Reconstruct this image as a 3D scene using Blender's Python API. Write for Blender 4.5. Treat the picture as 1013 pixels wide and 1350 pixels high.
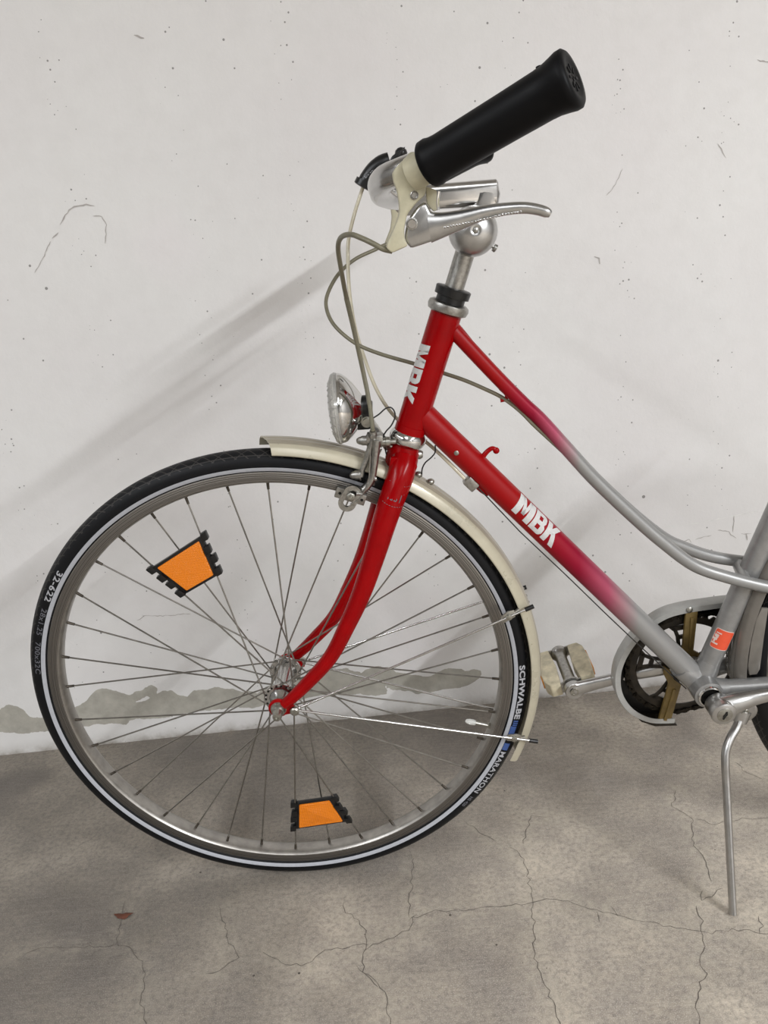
import bpy, bmesh, math, random
from mathutils import Vector, Matrix, noise

random.seed(7)
PI = math.pi
for o in list(bpy.data.objects):
    bpy.data.objects.remove(o, do_unlink=True)
SC = bpy.context.scene
COL = SC.collection
V = Vector

# ---------------------------------------------------------------- camera
CAM_LOC = V((0.1820, -1.0031, 0.8477))
CAM_ROT = Matrix(((0.9965, 0.0804, 0.0217), (-0.0010, 0.2721, -0.9623), (-0.0832, 0.9589, 0.2713)))
FPX = 1014.0                                    # focal length for a 1013x1350 frame
cd = bpy.data.cameras.new('camera'); cam = bpy.data.objects.new('camera', cd); COL.objects.link(cam)
cam.matrix_world = Matrix.Translation(CAM_LOC) @ CAM_ROT.to_quaternion().to_matrix().to_4x4()
cd.sensor_fit = 'VERTICAL'; cd.sensor_height = 36.0; cd.sensor_width = 27.0
cd.lens = FPX / 1350.0 * 36.0
cd.clip_start = 0.02
SC.camera = cam
# ---------------------------------------------------------------- light and exposure
SC.view_settings.view_transform = 'Standard'; SC.view_settings.look = 'None'
SC.view_settings.gamma = 1.0; SC.view_settings.use_curve_mapping = False
SC.view_settings.exposure = 1.20
wd = bpy.data.worlds.new('world'); SC.world = wd; wd.use_nodes = True
wd.node_tree.nodes['Background'].inputs[0].default_value = (0.9, 0.95, 1, 1)
wd.node_tree.nodes['Background'].inputs[1].default_value = 0.02

def area_lamp(name, loc, size_x, size_y, power, color=(0.93, 0.96, 1.0)):
    l = bpy.data.lights.new(name, 'AREA'); l.shape = 'RECTANGLE'; l.size = size_x; l.size_y = size_y
    l.energy = power; l.color = color
    o = bpy.data.objects.new(name, l); COL.objects.link(o); o.location = loc
    return o
area_lamp('tube_or_fill_light', (2.9, -3.7, 2.45), 0.05, 3.2, 150)
area_lamp('tube_or_fill_light', (-2.0, -2.6, 2.5), 0.10, 3.0, 37)  # added unseen fill, brightens the left of wall and floor
area_lamp('tube_or_fill_light', (0.3, -3.4, 2.5), 0.9, 2.6, 14)  # added wide soft fill over the middle, not an actual tube

# ---------------------------------------------------------------- frames of reference
LEAN = math.radians(7.0)                        # the bicycle leans on its kickstand, towards the camera
WR, WS = 0.327, 0.016                           # wheel: radius to the tyre's section centre, section radius
W0 = V((0, WS * math.sin(LEAN), WR + WS * math.cos(LEAN)))   # front axle centre in bicycle coordinates
E1 = V((1, 0, 0)); YB = V((0, math.cos(LEAN), math.sin(LEAN))); ZB = V((0, -math.sin(LEAN), math.cos(LEAN)))
def ray(px, py): return CAM_ROT @ V(((px - 506.5) / FPX, -(py - 675.0) / FPX, -1.0))
def to_local(p): return V((p.dot(E1), p.dot(YB), p.dot(ZB)))
def P(px, py, k=0.0):
    """photo measurement -> bicycle coordinates, on the vertical plane k metres left of the frame's mid plane"""
    d = ray(px, py); c = to_local(CAM_LOC); dl = to_local(d)
    t = (W0.y - k - c.y) / dl.y
    return c + dl * t
def G(px, py, z=0.0):
    d = ray(px, py); t = (z - CAM_LOC.z) / d.z
    return CAM_LOC + d * t
WALL_Y0, WALL_SL = 0.4299, 0.0582
def Wl(px, py, off=0.0):
    d = ray(px, py)
    t = (WALL_Y0 - off + WALL_SL * CAM_LOC.x - CAM_LOC.y) / (d.y - WALL_SL * d.x)
    return CAM_LOC + d * t

# ---------------------------------------------------------------- materials
def srgb(c):
    return tuple(((x / 255) / 12.92 if x / 255 <= 0.04045 else ((x / 255 + 0.055) / 1.055) ** 2.4) for x in c)
class NT:
    def __init__(s, m): s.t = m.node_tree; s.n = s.t.nodes; s.l = s.t.links; s.b = s.n['Principled BSDF']
    def add(s, ty, **kw):
        n = s.n.new(ty)
        for k, v in kw.items():
            if k.startswith('i_'):
                n.inputs[k[2:].replace('_', ' ')].default_value = v
            else: setattr(n, k, v)
        return n
    def link(s, a, b): s.l.new(a, b)
    def ramp(s, src, stops):
        r = s.add('ShaderNodeValToRGB'); e = r.color_ramp.elements
        while len(e) < len(stops): e.new(0.5)
        for el, (p, c) in zip(e, stops):
            el.position = p; el.color = (*c, 1) if len(c) == 3 else c
        s.link(src, r.inputs[0]); return r.outputs[0]
    def mix(s, fac, a, b, blend='MIX'):
        m = s.add('ShaderNodeMix', data_type='RGBA', blend_type=blend)
        for i, v in ((0, fac), (6, a), (7, b)):
            if hasattr(v, 'links') or isinstance(v, bpy.types.NodeSocket): s.link(v, m.inputs[i])
            elif isinstance(v, (int, float)): m.inputs[i].default_value = v
            else: m.inputs[i].default_value = (*v, 1)
        return m.outputs[2]
    def math(s, op, a, b=0.0, clamp=False):
        m = s.add('ShaderNodeMath', operation=op, use_clamp=clamp)
        for i, v in ((0, a), (1, b)):
            if isinstance(v, bpy.types.NodeSocket): s.link(v, m.inputs[i])
            else: m.inputs[i].default_value = v
        return m.outputs[0]
    def obj(s): 
        if not hasattr(s, '_tc'): s._tc = s.add('ShaderNodeTexCoord')
        return s._tc.outputs['Object']
    def noise(s, scale, detail=3, rough=0.5, vec=None, dist=0.0):
        n = s.add('ShaderNodeTexNoise'); n.inputs['Scale'].default_value = scale; n.inputs['Detail'].default_value = detail
        n.inputs['Roughness'].default_value = rough; n.inputs['Distortion'].default_value = dist
        s.link(vec if vec is not None else s.obj(), n.inputs['Vector']); return n.outputs[0]
    def bump(s, h, strength=0.3, dist=0.001, prev=None):
        b = s.add('ShaderNodeBump'); b.inputs['Strength'].default_value = strength; b.inputs['Distance'].default_value = dist
        s.link(h, b.inputs['Height'])
        if prev is not None: s.link(prev, b.inputs['Normal'])
        return b.outputs[0]
def mat(name, col, rough=0.5, metal=0.0, coat=0.0, mottle=0.08, scale=60, bump=0.0, **kw):
    m = bpy.data.materials.new(name); m.use_nodes = True; t = NT(m); b = t.b
    c = srgb(col)
    nz = t.noise(scale, 4, 0.6)
    dark = tuple(x * (1 - mottle * 2.2) for x in c); lite = tuple(min(1, x * (1 + mottle)) for x in c)
    t.link(t.ramp(nz, [(0.3, dark), (0.7, lite)]), b.inputs['Base Color'])
    rr = t.add('ShaderNodeMapRange'); rr.inputs[3].default_value = max(0.02, rough * 0.82); rr.inputs[4].default_value = min(1, rough * 1.2)
    t.link(nz, rr.inputs[0]); t.link(rr.outputs[0], b.inputs['Roughness'])
    b.inputs['Metallic'].default_value = metal; b.inputs['Coat Weight'].default_value = coat; b.inputs['Coat Roughness'].default_value = 0.12
    if bump: t.link(t.bump(t.noise(scale * 6, 3, 0.6), bump, 0.0006), b.inputs['Normal'])
    for k, v in kw.items(): b.inputs[k].default_value = v
    return m
RED = (146, 0, 4)
M = {}
M['red'] = mat('red_paint', RED, 0.22, 0, 0, 0.06, 40, **{'Specular IOR Level': 0.16})
M['rubber'] = mat('black_rubber', (17, 17, 20), 0.55, 0, 0, 0.1, 30, 0.15)
M['grip'] = mat('grip_rubber', (6, 6, 8), 0.5, 0, 0, 0.1, 30, 0.1, **{'Specular IOR Level': 0.18})
M['plastic_black'] = mat('black_plastic', (11, 11, 12), 0.35)
M['chrome'] = mat('chrome', (210, 209, 207), 0.10, 1.0, 0, 0.05, 50)
M['alu'] = mat('polished_aluminium', (200, 199, 197), 0.2, 1.0, 0, 0.06, 60)
M['alu_satin'] = mat('satin_aluminium', (188, 187, 185), 0.3, 1.0, 0, 0.05, 80)
M['alu_worn'] = mat('worn_steel', (170, 168, 163), 0.34, 1.0, 0, 0.16, 220, 0.25)
M['steel'] = mat('spoke_steel', (150, 147, 141), 0.32, 1.0, 0, 0.1, 90)
M['nipple'] = mat('spoke_nipple', (92, 86, 78), 0.5, 1.0, 0, 0.15, 200)
M['bolt'] = mat('zinc_bolt', (170, 168, 160), 0.35, 1.0, 0, 0.12, 200)
M['cream'] = mat('cream_plastic', (190, 184, 158), 0.45, 0, 0, 0.08, 60)
M['guard'] = mat('mudguard_plastic', (182, 175, 154), 0.28, 0.1, 0.3, 0.05, 30)
M['guard_crest_shaded'] = mat('mudguard_crest_shaded', (156, 148, 132), 0.3, 0.15, 0.2, 0.06, 30)  # same plastic made greyer, the shading of the crest put into its colour
M['strip'] = mat('reflective_strip', (176, 178, 184), 0.4, 0.1, 0, 0.03, 200)
M['casing'] = mat('olive_cable_casing', (120, 115, 96), 0.4, 0.1, 0, 0.08, 100)
M['clear_casing'] = mat('cream_cable_casing', (200, 192, 168), 0.3, 0, 0.3, 0.06, 60)
M['silver'] = mat('silver_paint', (150, 149, 147), 0.32, 0.5, 0.2, 0.06, 90)
M['dark'] = mat('greasy_shaded_black', (20, 18, 15), 0.45, 0.2, 0, 0.3, 90, 0.3)
M['brown_dark'] = mat('dark_ring', (48, 42, 34), 0.4, 0.5, 0, 0.35, 50)
M['olive'] = mat('olive_brown_plastic', (112, 92, 48), 0.5, 0, 0, 0.15, 60)
M['guard_grey'] = mat('chain_guard_grey', (165, 164, 160), 0.4, 0.1, 0.1, 0.06, 60)
M['guard_rear'] = mat('rear_mudguard_grey', (120, 115, 108), 0.25, 0.2, 0.3, 0.06, 40)
M['orange'] = None
M['pedal'] = mat('yellowed_pedal_plastic', (208, 198, 170), 0.5, 0, 0, 0.16, 60, 0.2)
M['print_white'] = mat('silver_print', (205, 204, 202), 0.45, 0.0, 0, 0.05, 300)
M['print_tyre'] = mat('tyre_print', (168, 168, 172), 0.6, 0, 0, 0.05, 300)
M['print_dim'] = mat('tyre_relief', (98, 98, 104), 0.6, 0, 0, 0.1, 300)
M['blue'] = mat('blue_tyre_label', (56, 82, 138), 0.6, 0, 0, 0.05, 300)
M['sticker'] = mat('red_orange_sticker', (226, 82, 48), 0.4, 0, 0.3, 0.03, 100)
M['sticker_edge'] = mat('sticker_edge', (225, 205, 195), 0.4)
M['amber'] = mat('amber_pedal_reflector', (216, 140, 30), 0.3)
M['wire'] = mat('black_wire', (32, 30, 28), 0.5)

def gradient_paint(name, x0, x1):
    m = mat(name, RED, 0.36, 0.0, 0, **{'Specular IOR Level': 0.25}); t = NT(m)
    sp = t.add('ShaderNodeSeparateXYZ'); t.link(t.obj(), sp.inputs[0])
    mr = t.add('ShaderNodeMapRange'); mr.inputs[1].default_value = x0; mr.inputs[2].default_value = x1
    nz = t.math('MULTIPLY', t.math('SUBTRACT', t.noise(45, 3), 0.5), 0.004)
    t.link(t.math('ADD', sp.outputs[0], nz), mr.inputs[0])
    c = t.ramp(mr.outputs[0], [(0, srgb(RED)), (0.42, srgb((140, 12, 44))), (0.7, srgb((164, 76, 98))), (1, srgb((150, 149, 147)))])
    t.link(c, t.b.inputs['Base Color'])
    mm = t.math('MULTIPLY', mr.outputs[0], 0.45); t.link(mm, t.b.inputs['Metallic'])
    return m
M['down_paint'] = gradient_paint('down_tube_fade', P(700, 687).x, P(838, 820).x)
M['top_paint'] = gradient_paint('top_tube_fade', P(655, 497).x, P(762, 607).x)

def glassy(name, col, rough=0.05, trans=1.0, ior=1.45, alpha=1.0):
    m = bpy.data.materials.new(name); m.use_nodes = True; b = NT(m).b
    b.inputs['Base Color'].default_value = (*srgb(col), 1); b.inputs['Roughness'].default_value = rough
    b.inputs['Transmission Weight'].default_value = trans; b.inputs['IOR'].default_value = ior; b.inputs['Alpha'].default_value = alpha
    return m
M['lens'] = glassy('headlight_lens', (240, 238, 232), 0.12, 0.75)
M['valve_cap'] = glassy('clear_valve_cap', (235, 235, 230), 0.1, 0.5)

def reflector_mat():
    m = mat('orange_reflector', (220, 112, 4), 0.25, 0, 0.2, 0.04, 200); t = NT(m)
    v = t.add('ShaderNodeTexVoronoi', distance='MINKOWSKI'); v.inputs['Scale'].default_value = 520; v.inputs['Randomness'].default_value = 0.12
    t.link(t.obj(), v.inputs['Vector'])
    c = t.ramp(v.outputs[0], [(0.1, srgb((176, 84, 0))), (0.55, srgb((238, 130, 6)))])
    t.link(c, t.b.inputs['Base Color']); t.link(t.bump(v.outputs[0], 0.5, 0.0008), t.b.inputs['Normal'])
    return m
M['orange'] = reflector_mat()

def brake_track_mat():
    m = mat('brushed_brake_track', (120, 116, 110), 0.42, 0.85, 0, 0.1, 120); t = NT(m)
    sub = t.add('ShaderNodeVectorMath', operation='SUBTRACT'); t.link(t.obj(), sub.inputs[0]); sub.inputs[1].default_value = W0
    mul = t.add('ShaderNodeVectorMath', operation='MULTIPLY'); t.link(sub.outputs[0], mul.inputs[0]); mul.inputs[1].default_value = (1, 0, 1)
    ln = t.add('ShaderNodeVectorMath', operation='LENGTH'); t.link(mul.outputs[0], ln.inputs[0])
    w = t.math('SINE', t.math('MULTIPLY', ln.outputs['Value'], 2 * PI / 0.0024))
    comb = t.add('ShaderNodeCombineXYZ'); t.link(t.math('MULTIPLY', ln.outputs['Value'], 900.0), comb.inputs[0])
    nz = t.noise(1.0, 2, 0.5, comb.outputs[0])
    c = t.ramp(nz, [(0.35, srgb((84, 80, 76))), (0.65, srgb((140, 135, 128)))])
    t.link(c, t.b.inputs['Base Color'])
    t.link(t.bump(w, 0.5, 0.0003), t.b.inputs['Normal'])
    return m
M['track'] = brake_track_mat()

def tyre_mat():
    m = mat('tyre_rubber', (13, 14, 18), 0.5, 0, 0, 0.1, 60, **{'Specular IOR Level': 0.25}); t = NT(m)
    uv = t.add('ShaderNodeUVMap'); sp = t.add('ShaderNodeSeparateXYZ'); t.link(uv.outputs[0], sp.inputs[0])
    a, s = sp.outputs[0], sp.outputs[1]          # a: pattern repeats round the wheel, s: angle across the tyre in degrees
    d = t.math('ABSOLUTE', s)
    g1 = t.math('ABSOLUTE', t.math('SUBTRACT', t.math('FRACT', t.math('ADD', a, t.math('MULTIPLY', d, 0.022))), 0.5))
    g2 = t.math('ABSOLUTE', t.math('SUBTRACT', t.math('FRACT', t.math('SUBTRACT', t.math('MULTIPLY', a, 0.5), t.math('MULTIPLY', d, 0.012))), 0.5))
    l1 = t.math('LESS_THAN', g1, 0.06); l2 = t.math('LESS_THAN', g2, 0.03)
    g3 = t.math('LESS_THAN', t.math('ABSOLUTE', t.math('SUBTRACT', d, 46)), 2.0)
    l = t.math('MAXIMUM', t.math('MAXIMUM', l1, l2), g3)
    msk = t.math('LESS_THAN', d, 58)
    l = t.math('MULTIPLY', l, msk)
    c = t.mix(l, srgb((10, 11, 14)), srgb((54, 52, 50)))
    t.link(c, t.b.inputs['Base Color'])
    t.link(t.bump(l, -0.6, 0.0012), t.b.inputs['Normal'])
    return m
M['tyre'] = tyre_mat()

# ---------------------------------------------------------------- mesh helpers
def finish(name, bm, m, parent=None, smooth=True, angle=40, label=None):
    me = bpy.data.meshes.new(name)
    bmesh.ops.recalc_face_normals(bm, faces=bm.faces)
    bm.to_mesh(me); bm.free()
    for mm in (m if isinstance(m, (list, tuple)) else [m]): me.materials.append(mm)
    if smooth:
        for p in me.polygons: p.use_smooth = True
        me.set_sharp_from_angle(angle=math.radians(angle))
    o = bpy.data.objects.new(name, me); COL.objects.link(o)
    if parent: o.parent = parent
    if label: o['label'] = label
    return o
def crom(pts, n=8):
    """Catmull-Rom through points (any vector size), n steps per span"""
    pts = [tuple(p) for p in pts]; out = []
    q = [pts[0]] + pts + [pts[-1]]
    for i in range(1, len(q) - 2):
        for j in range(n):
            t = j / n
            out.append(tuple(0.5 * (2 * b + (c - a) * t + (2 * a - 5 * b + 4 * c - d) * t * t + (3 * b - a - 3 * c + d) * t ** 3)
                             for a, b, c, d in zip(q[i - 1], q[i], q[i + 1], q[i + 2])))
    out.append(pts[-1]); return out
def sweep(bm, pts, rad, seg=16, smooth=0, up=None, ratio=1.0, caps=True, mi=0, ridged=0.0):
    """tube along pts; rad number or list; ratio = second radius / first; up = direction of the first radius"""
    pts = [V(p) for p in pts]
    rad = [rad] * len(pts) if isinstance(rad, (int, float)) else list(rad)
    rat = [ratio] * len(pts) if isinstance(ratio, (int, float)) else list(ratio)
    if smooth:
        data = crom([(*p, r, q) for p, r, q in zip(pts, rad, rat)], smooth)
        pts = [V(d[:3]) for d in data]; rad = [d[3] for d in data]; rat = [d[4] for d in data]
    n = len(pts); rings = []; prev = None
    for i, p in enumerate(pts):
        t = (pts[min(i + 1, n - 1)] - pts[max(i - 1, 0)]).normalized()
        if up is not None: a = V(up)
        elif prev is not None: a = prev
        else: a = V((0, 1, 0)) if abs(t.y) < 0.9 else V((1, 0, 0))
        a = (a - t * a.dot(t)).normalized(); prev = a
        b = t.cross(a)
        r = rad[i] * (1 + (ridged if i % 2 else 0))
        rings.append([bm.verts.new(p + a * (r * math.cos(2 * PI * j / seg)) + b * (r * rat[i] * math.sin(2 * PI * j / seg))) for j in range(seg)])
    for i in range(n - 1):
        for j in range(seg):
            f = bm.faces.new((rings[i][j], rings[i][(j + 1) % seg], rings[i + 1][(j + 1) % seg], rings[i + 1][j])); f.material_index = mi
    if caps:
        bm.faces.new(rings[0][::-1]).material_index = mi; bm.faces.new(rings[-1]).material_index = mi
def basis(ax):
    ax = V(ax).normalized(); a = V((0, 0, 1)) if abs(ax.z) < 0.9 else V((1, 0, 0))
    a = (a - ax * a.dot(ax)).normalized(); return ax, a, ax.cross(a)
def lathe(bm, o, ax, prof, seg=32, mi=0, closed=False, seg_off=0.0):
    """prof: list of (distance along axis, radius)"""
    ax, a, b = basis(ax); o = V(o); rings = []
    for h, r in prof:
        if r < 1e-6: rings.append([bm.verts.new(o + ax * h)])
        else: rings.append([bm.verts.new(o + ax * h + (a * math.cos(2 * PI * j / seg + seg_off) + b * math.sin(2 * PI * j / seg + seg_off)) * r) for j in range(seg)])
    m = len(rings)
    for i in range(m if closed else m - 1):
        A, B = rings[i], rings[(i + 1) % m]
        for j in range(seg):
            k = (j + 1) % seg
            if len(A) == 1 and len(B) == 1: continue
            vs = (A[0], B[k], B[j]) if len(A) == 1 else ((A[j], A[k], B[0]) if len(B) == 1 else (A[j], A[k], B[k], B[j]))
            bm.faces.new(vs).material_index = mi
    if not closed:
        if len(rings[0]) > 1: bm.faces.new(rings[0][::-1]).material_index = mi
        if len(rings[-1]) > 1: bm.faces.new(rings[-1]).material_index = mi
def rod(bm, a, b, r, seg=12, mi=0, r2=None):
    a, b = V(a), V(b); L = (b - a).length
    lathe(bm, a, b - a, [(0, r), (L, r if r2 is None else r2)], seg, mi)
def prism(bm, pts, off, bevel=0.0, mi=0):
    """pts: 3D outline (planar), extruded by vector off"""
    tmp = bmesh.new(); vs = [tmp.verts.new(p) for p in pts]
    f = tmp.faces.new(vs)
    r = bmesh.ops.extrude_face_region(tmp, geom=[f])
    bmesh.ops.translate(tmp, verts=[v for v in r['geom'] if isinstance(v, bmesh.types.BMVert)], vec=off)
    if bevel: bmesh.ops.bevel(tmp, geom=tmp.edges[:], offset=bevel, segments=2, affect='EDGES', profile=0.5)
    for f in tmp.faces: f.material_index = mi
    me = bpy.data.meshes.new('t'); tmp.to_mesh(me); tmp.free()
    n0 = len(bm.faces); bm.from_mesh(me); bpy.data.meshes.remove(me)
def box(bm, c, ax, ay, az, bevel=0.0, mi=0):
    c, ax, ay, az = V(c), V(ax), V(ay), V(az)
    prism(bm, [c - ax - ay - az, c + ax - ay - az, c + ax + ay - az, c - ax + ay - az], az * 2, bevel, mi)
def ball(bm, c, r, seg=12, mi=0, sc=(1, 1, 1)):
    k = len(bm.verts)
    g = bmesh.ops.create_uvsphere(bm, u_segments=seg, v_segments=max(6, seg // 2), radius=r)
    for v in g['verts']: v.co = V((v.co.x * sc[0], v.co.y * sc[1], v.co.z * sc[2])) + V(c)
    for f in {f for v in g['verts'] for f in v.link_faces}: f.material_index = mi
def text_faces(body, bold=0.0, space=1.0):
    cu = bpy.data.curves.new('t', 'FONT'); cu.body = body; cu.size = 1.0; cu.offset = bold; cu.space_character = space
    cu.resolution_u = 3
    o = bpy.data.objects.new('t', cu); COL.objects.link(o)
    bpy.context.view_layer.update()
    me = bpy.data.meshes.new_from_object(o.evaluated_get(bpy.context.evaluated_depsgraph_get()))
    bpy.data.objects.remove(o); bpy.data.curves.remove(cu)
    xs = [v.co.x for v in me.vertices]; ys = [v.co.y for v in me.vertices]
    x0, x1, y0, y1 = min(xs), max(xs), min(ys), max(ys)
    for v in me.vertices: v.co = ((v.co.x - x0) / (x1 - x0), (v.co.y - y0) / (y1 - y0), 0)
    return me
def text_on(name, body, fn, m, parent, bold=0.02, space=1.0, cuts=(1, 5), label=None, slant=0.0):
    """lettering printed on a surface: fn(s, t) with s, t in 0..1 returns the surface point"""
    me = text_faces(body, bold, space); bm = bmesh.new(); bm.from_mesh(me); bpy.data.meshes.remove(me)
    for i in range(1, cuts[0]):
        bmesh.ops.bisect_plane(bm, geom=bm.verts[:] + bm.edges[:] + bm.faces[:], plane_co=(i / cuts[0], 0, 0), plane_no=(1, 0, 0))
    for i in range(1, cuts[1]):
        bmesh.ops.bisect_plane(bm, geom=bm.verts[:] + bm.edges[:] + bm.faces[:], plane_co=(0, i / cuts[1], 0), plane_no=(0, 1, 0))
    for v in bm.verts: v.co = fn(v.co.x + slant * (v.co.y - 0.5), v.co.y)
    return finish(name, bm, m, parent, smooth=False, label=label)
def grid_on(bm, fn, nu, nv, mi=0):
    g = [[bm.verts.new(fn(i / nu, j / nv)) for j in range(nv + 1)] for i in range(nu + 1)]
    for i in range(nu):
        for j in range(nv): bm.faces.new((g[i][j], g[i + 1][j], g[i + 1][j + 1], g[i][j + 1])).material_index = mi
def tube_surface(A, B, r, facing, lift=0.0003):
    """returns f(along metres from A, arc metres from the facing line, positive towards up)"""
    A, B = V(A), V(B); ax = (B - A).normalized(); f = V(facing); f = (f - ax * f.dot(ax)).normalized()
    g = ax.cross(f)
    if g.z < 0: g = -g
    def q(s, t):
        a = t / r
        return A + ax * s + (f * math.cos(a) + g * math.sin(a)) * (r + lift)
    return q

# ---------------------------------------------------------------- room
def structure(o): o['kind'] = 'structure'; return o
def lines(lo, hi, d0, d1, step, coarse):
    out = []; x = lo
    while x < hi - 1e-6:
        out.append(x); x += step if d0 <= x < d1 else coarse
        if out[-1] < d0 < x: x = d0
    out.append(hi); return out
def seg_dist(p, a, b):
    ab = b - a; t = max(0, min(1, (p - a).dot(ab) / max(1e-12, ab.length_squared)))
    return (p - (a + ab * t)).length

Z1 = lambda x0, y0, s, pts: [(x0 + a * s, y0 + b * s) for a, b in pts]
FR, FL = (480, 1000, 0.526), (0, 1100, 0.4936)
floor_cracks = [Z1(*FR, p) for p in (
    [(470, 148), (440, 146), (420, 145), (410, 180), (400, 215)], [(365, 225), (385, 230), (408, 270), (420, 350), (430, 440), (425, 490), (450, 560), (480, 620), (500, 690)],
    [(110, 405), (180, 380), (250, 383), (330, 370), (420, 362), (470, 350), (540, 365), (600, 385), (650, 395), (720, 412), (800, 430), (860, 440), (910, 430), (1013, 437), (1100, 430)],
    [(780, 80), (775, 120), (825, 150), (825, 210), (860, 260), (875, 310)], [(825, 150), (880, 165), (950, 150), (1013, 150), (1090, 140)],
    [(835, 370), (850, 420), (850, 470), (845, 520), (855, 540), (835, 600), (840, 680)], [(0, 480), (60, 455), (110, 430), (130, 390)],
    [(-20, 520), (30, 565), (60, 600), (65, 680)], [(930, 10), (960, 35), (1000, 55)], [(585, 385), (585, 410)], [(620, 370), (640, 395)],
    [(900, 325), (880, 340), (850, 355), (848, 330)], [(255, 160), (290, 185), (330, 210)], [(123, 250), (120, 300), (112, 400)], [(985, 395), (1000, 420), (990, 437)])]
floor_cracks += [Z1(*FL, p) for p in (
    [(590, 190), (600, 240), (615, 290), (640, 330), (600, 355), (550, 375)], [(700, 315), (750, 345), (820, 350), (870, 310), (930, 300), (985, 295)],
    [(920, 180), (925, 210), (960, 230), (980, 270), (985, 295), (965, 330), (975, 380), (1010, 410)],
    [(330, 180), (325, 240), (310, 290), (350, 310), (385, 350), (385, 400), (375, 440), (390, 520)], [(60, 320), (110, 305), (180, 305), (310, 295)])]
crack_w = [[G(*p) for p in c] for c in floor_cracks]
crack_2d = [[V((p.x, p.y)) for p in c] for c in crack_w]

# floor: finely divided where it is in view, so that wear can follow the cracks
bm = bmesh.new()
xs = lines(-3.0, 4.2, -0.8, 1.1, 0.016, 0.35); ys = lines(-6.4, 0.75, -0.45, 0.6, 0.016, 0.35)
gv = [[bm.verts.new((x, y, 0)) for y in ys] for x in xs]
for i in range(len(xs) - 1):
    for j in range(len(ys) - 1): bm.faces.new((gv[i][j], gv[i + 1][j], gv[i + 1][j + 1], gv[i][j + 1]))
fm = mat('bare_concrete_floor', (120, 113, 105), 0.62, 0, 0); t = NT(fm)
big = t.noise(4.2, 4, 0.55, dist=0.4); mid = t.noise(14, 5, 0.6); fine = t.noise(140, 4, 0.7); grit = t.noise(700, 2, 0.5)
mp = t.add('ShaderNodeMapping'); mp.inputs['Rotation'].default_value = (0, 0, -0.6); mp.inputs['Scale'].default_value = (1, 14, 1); t.link(t.obj(), mp.inputs[0])
brush = t.noise(22, 4, 0.65, mp.outputs[0])
c = t.ramp(big, [(0.34, srgb((94, 87, 80))), (0.5, srgb((122, 114, 103))), (0.64, srgb((146, 137, 124)))])
c = t.mix(t.ramp(mid, [(0.35, (0, 0, 0)), (0.7, (0.55, 0.55, 0.55))]), c, srgb((102, 96, 91)))
c = t.mix(t.ramp(brush, [(0.45, (0, 0, 0)), (0.68, (0.22, 0.22, 0.22))]), c, srgb((146, 140, 130)))
c = t.mix(t.ramp(fine, [(0.3, (0.7, 0.7, 0.7)), (0.58, (0, 0, 0))]), c, srgb((82, 77, 72)))
c = t.mix(t.ramp(grit, [(0.52, (0, 0, 0)), (0.72, (0.5, 0.5, 0.5))]), c, srgb((164, 158, 148)))
at = t.add('ShaderNodeAttribute', attribute_name='halo')
h = t.math('MULTIPLY', at.outputs['Fac'], t.ramp(t.noise(60, 4, 0.7), [(0.4, (0, 0, 0)), (0.62, (1, 1, 1))]))
c = t.mix(h, c, srgb((140, 133, 120)))
sp1 = t.add('ShaderNodeTexVoronoi'); sp1.inputs['Scale'].default_value = 34; t.link(t.obj(), sp1.inputs['Vector'])
sx = t.add('ShaderNodeSeparateColor'); t.link(sp1.outputs['Color'], sx.inputs[0])
th = t.math('MULTIPLY', t.math('POWER', sx.outputs[0], 7.0), 0.075)
c = t.mix(t.math('LESS_THAN', sp1.outputs['Distance'], th), c, srgb((62, 56, 50)))
tn = t.add('ShaderNodeAttribute', attribute_name='light_tone')
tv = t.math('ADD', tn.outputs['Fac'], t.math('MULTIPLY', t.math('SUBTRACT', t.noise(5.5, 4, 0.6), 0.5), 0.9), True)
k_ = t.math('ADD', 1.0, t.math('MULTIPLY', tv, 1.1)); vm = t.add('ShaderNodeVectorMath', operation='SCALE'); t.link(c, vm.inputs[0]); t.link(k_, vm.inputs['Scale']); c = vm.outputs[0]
t.link(c, t.b.inputs['Base Color'])
bn = t.bump(fine, 0.4, 0.002); bn = t.bump(brush, 0.12, 0.002, bn); bn = t.bump(grit, 0.3, 0.0006, bn); t.link(bn, t.b.inputs['Normal'])
rr = t.add('ShaderNodeMapRange'); rr.inputs[3].default_value = 0.42; rr.inputs[4].default_value = 0.75; t.link(mid, rr.inputs[0]); t.link(rr.outputs[0], t.b.inputs['Roughness'])
bm.verts.ensure_lookup_table()
halo = []
for v in bm.verts:
    p = V((v.co.x, v.co.y)); d = 9
    if -0.85 < p.x < 1.15 and -0.5 < p.y < 0.65:
        for cpts in crack_2d:
            for a, b in zip(cpts, cpts[1:]): d = min(d, seg_dist(p, a, b))
    halo.append(max(0, 1 - d / 0.03) * 0.55)
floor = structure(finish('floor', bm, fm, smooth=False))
light_tone = []                                          # lamp falloff painted into the floor colour, plus scuffed pale and stained dark concrete
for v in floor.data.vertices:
    s = max(0.0, min(1.0, (v.co.x - 0.9 * v.co.y + 0.5) / 1.25)); light_tone.append(s * s * (3 - 2 * s))
at = floor.data.attributes.new('light_tone', 'FLOAT', 'POINT'); at.data.foreach_set('value', light_tone)
at = floor.data.attributes.new('halo', 'FLOAT', 'POINT'); at.data.foreach_set('value', halo)

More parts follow.
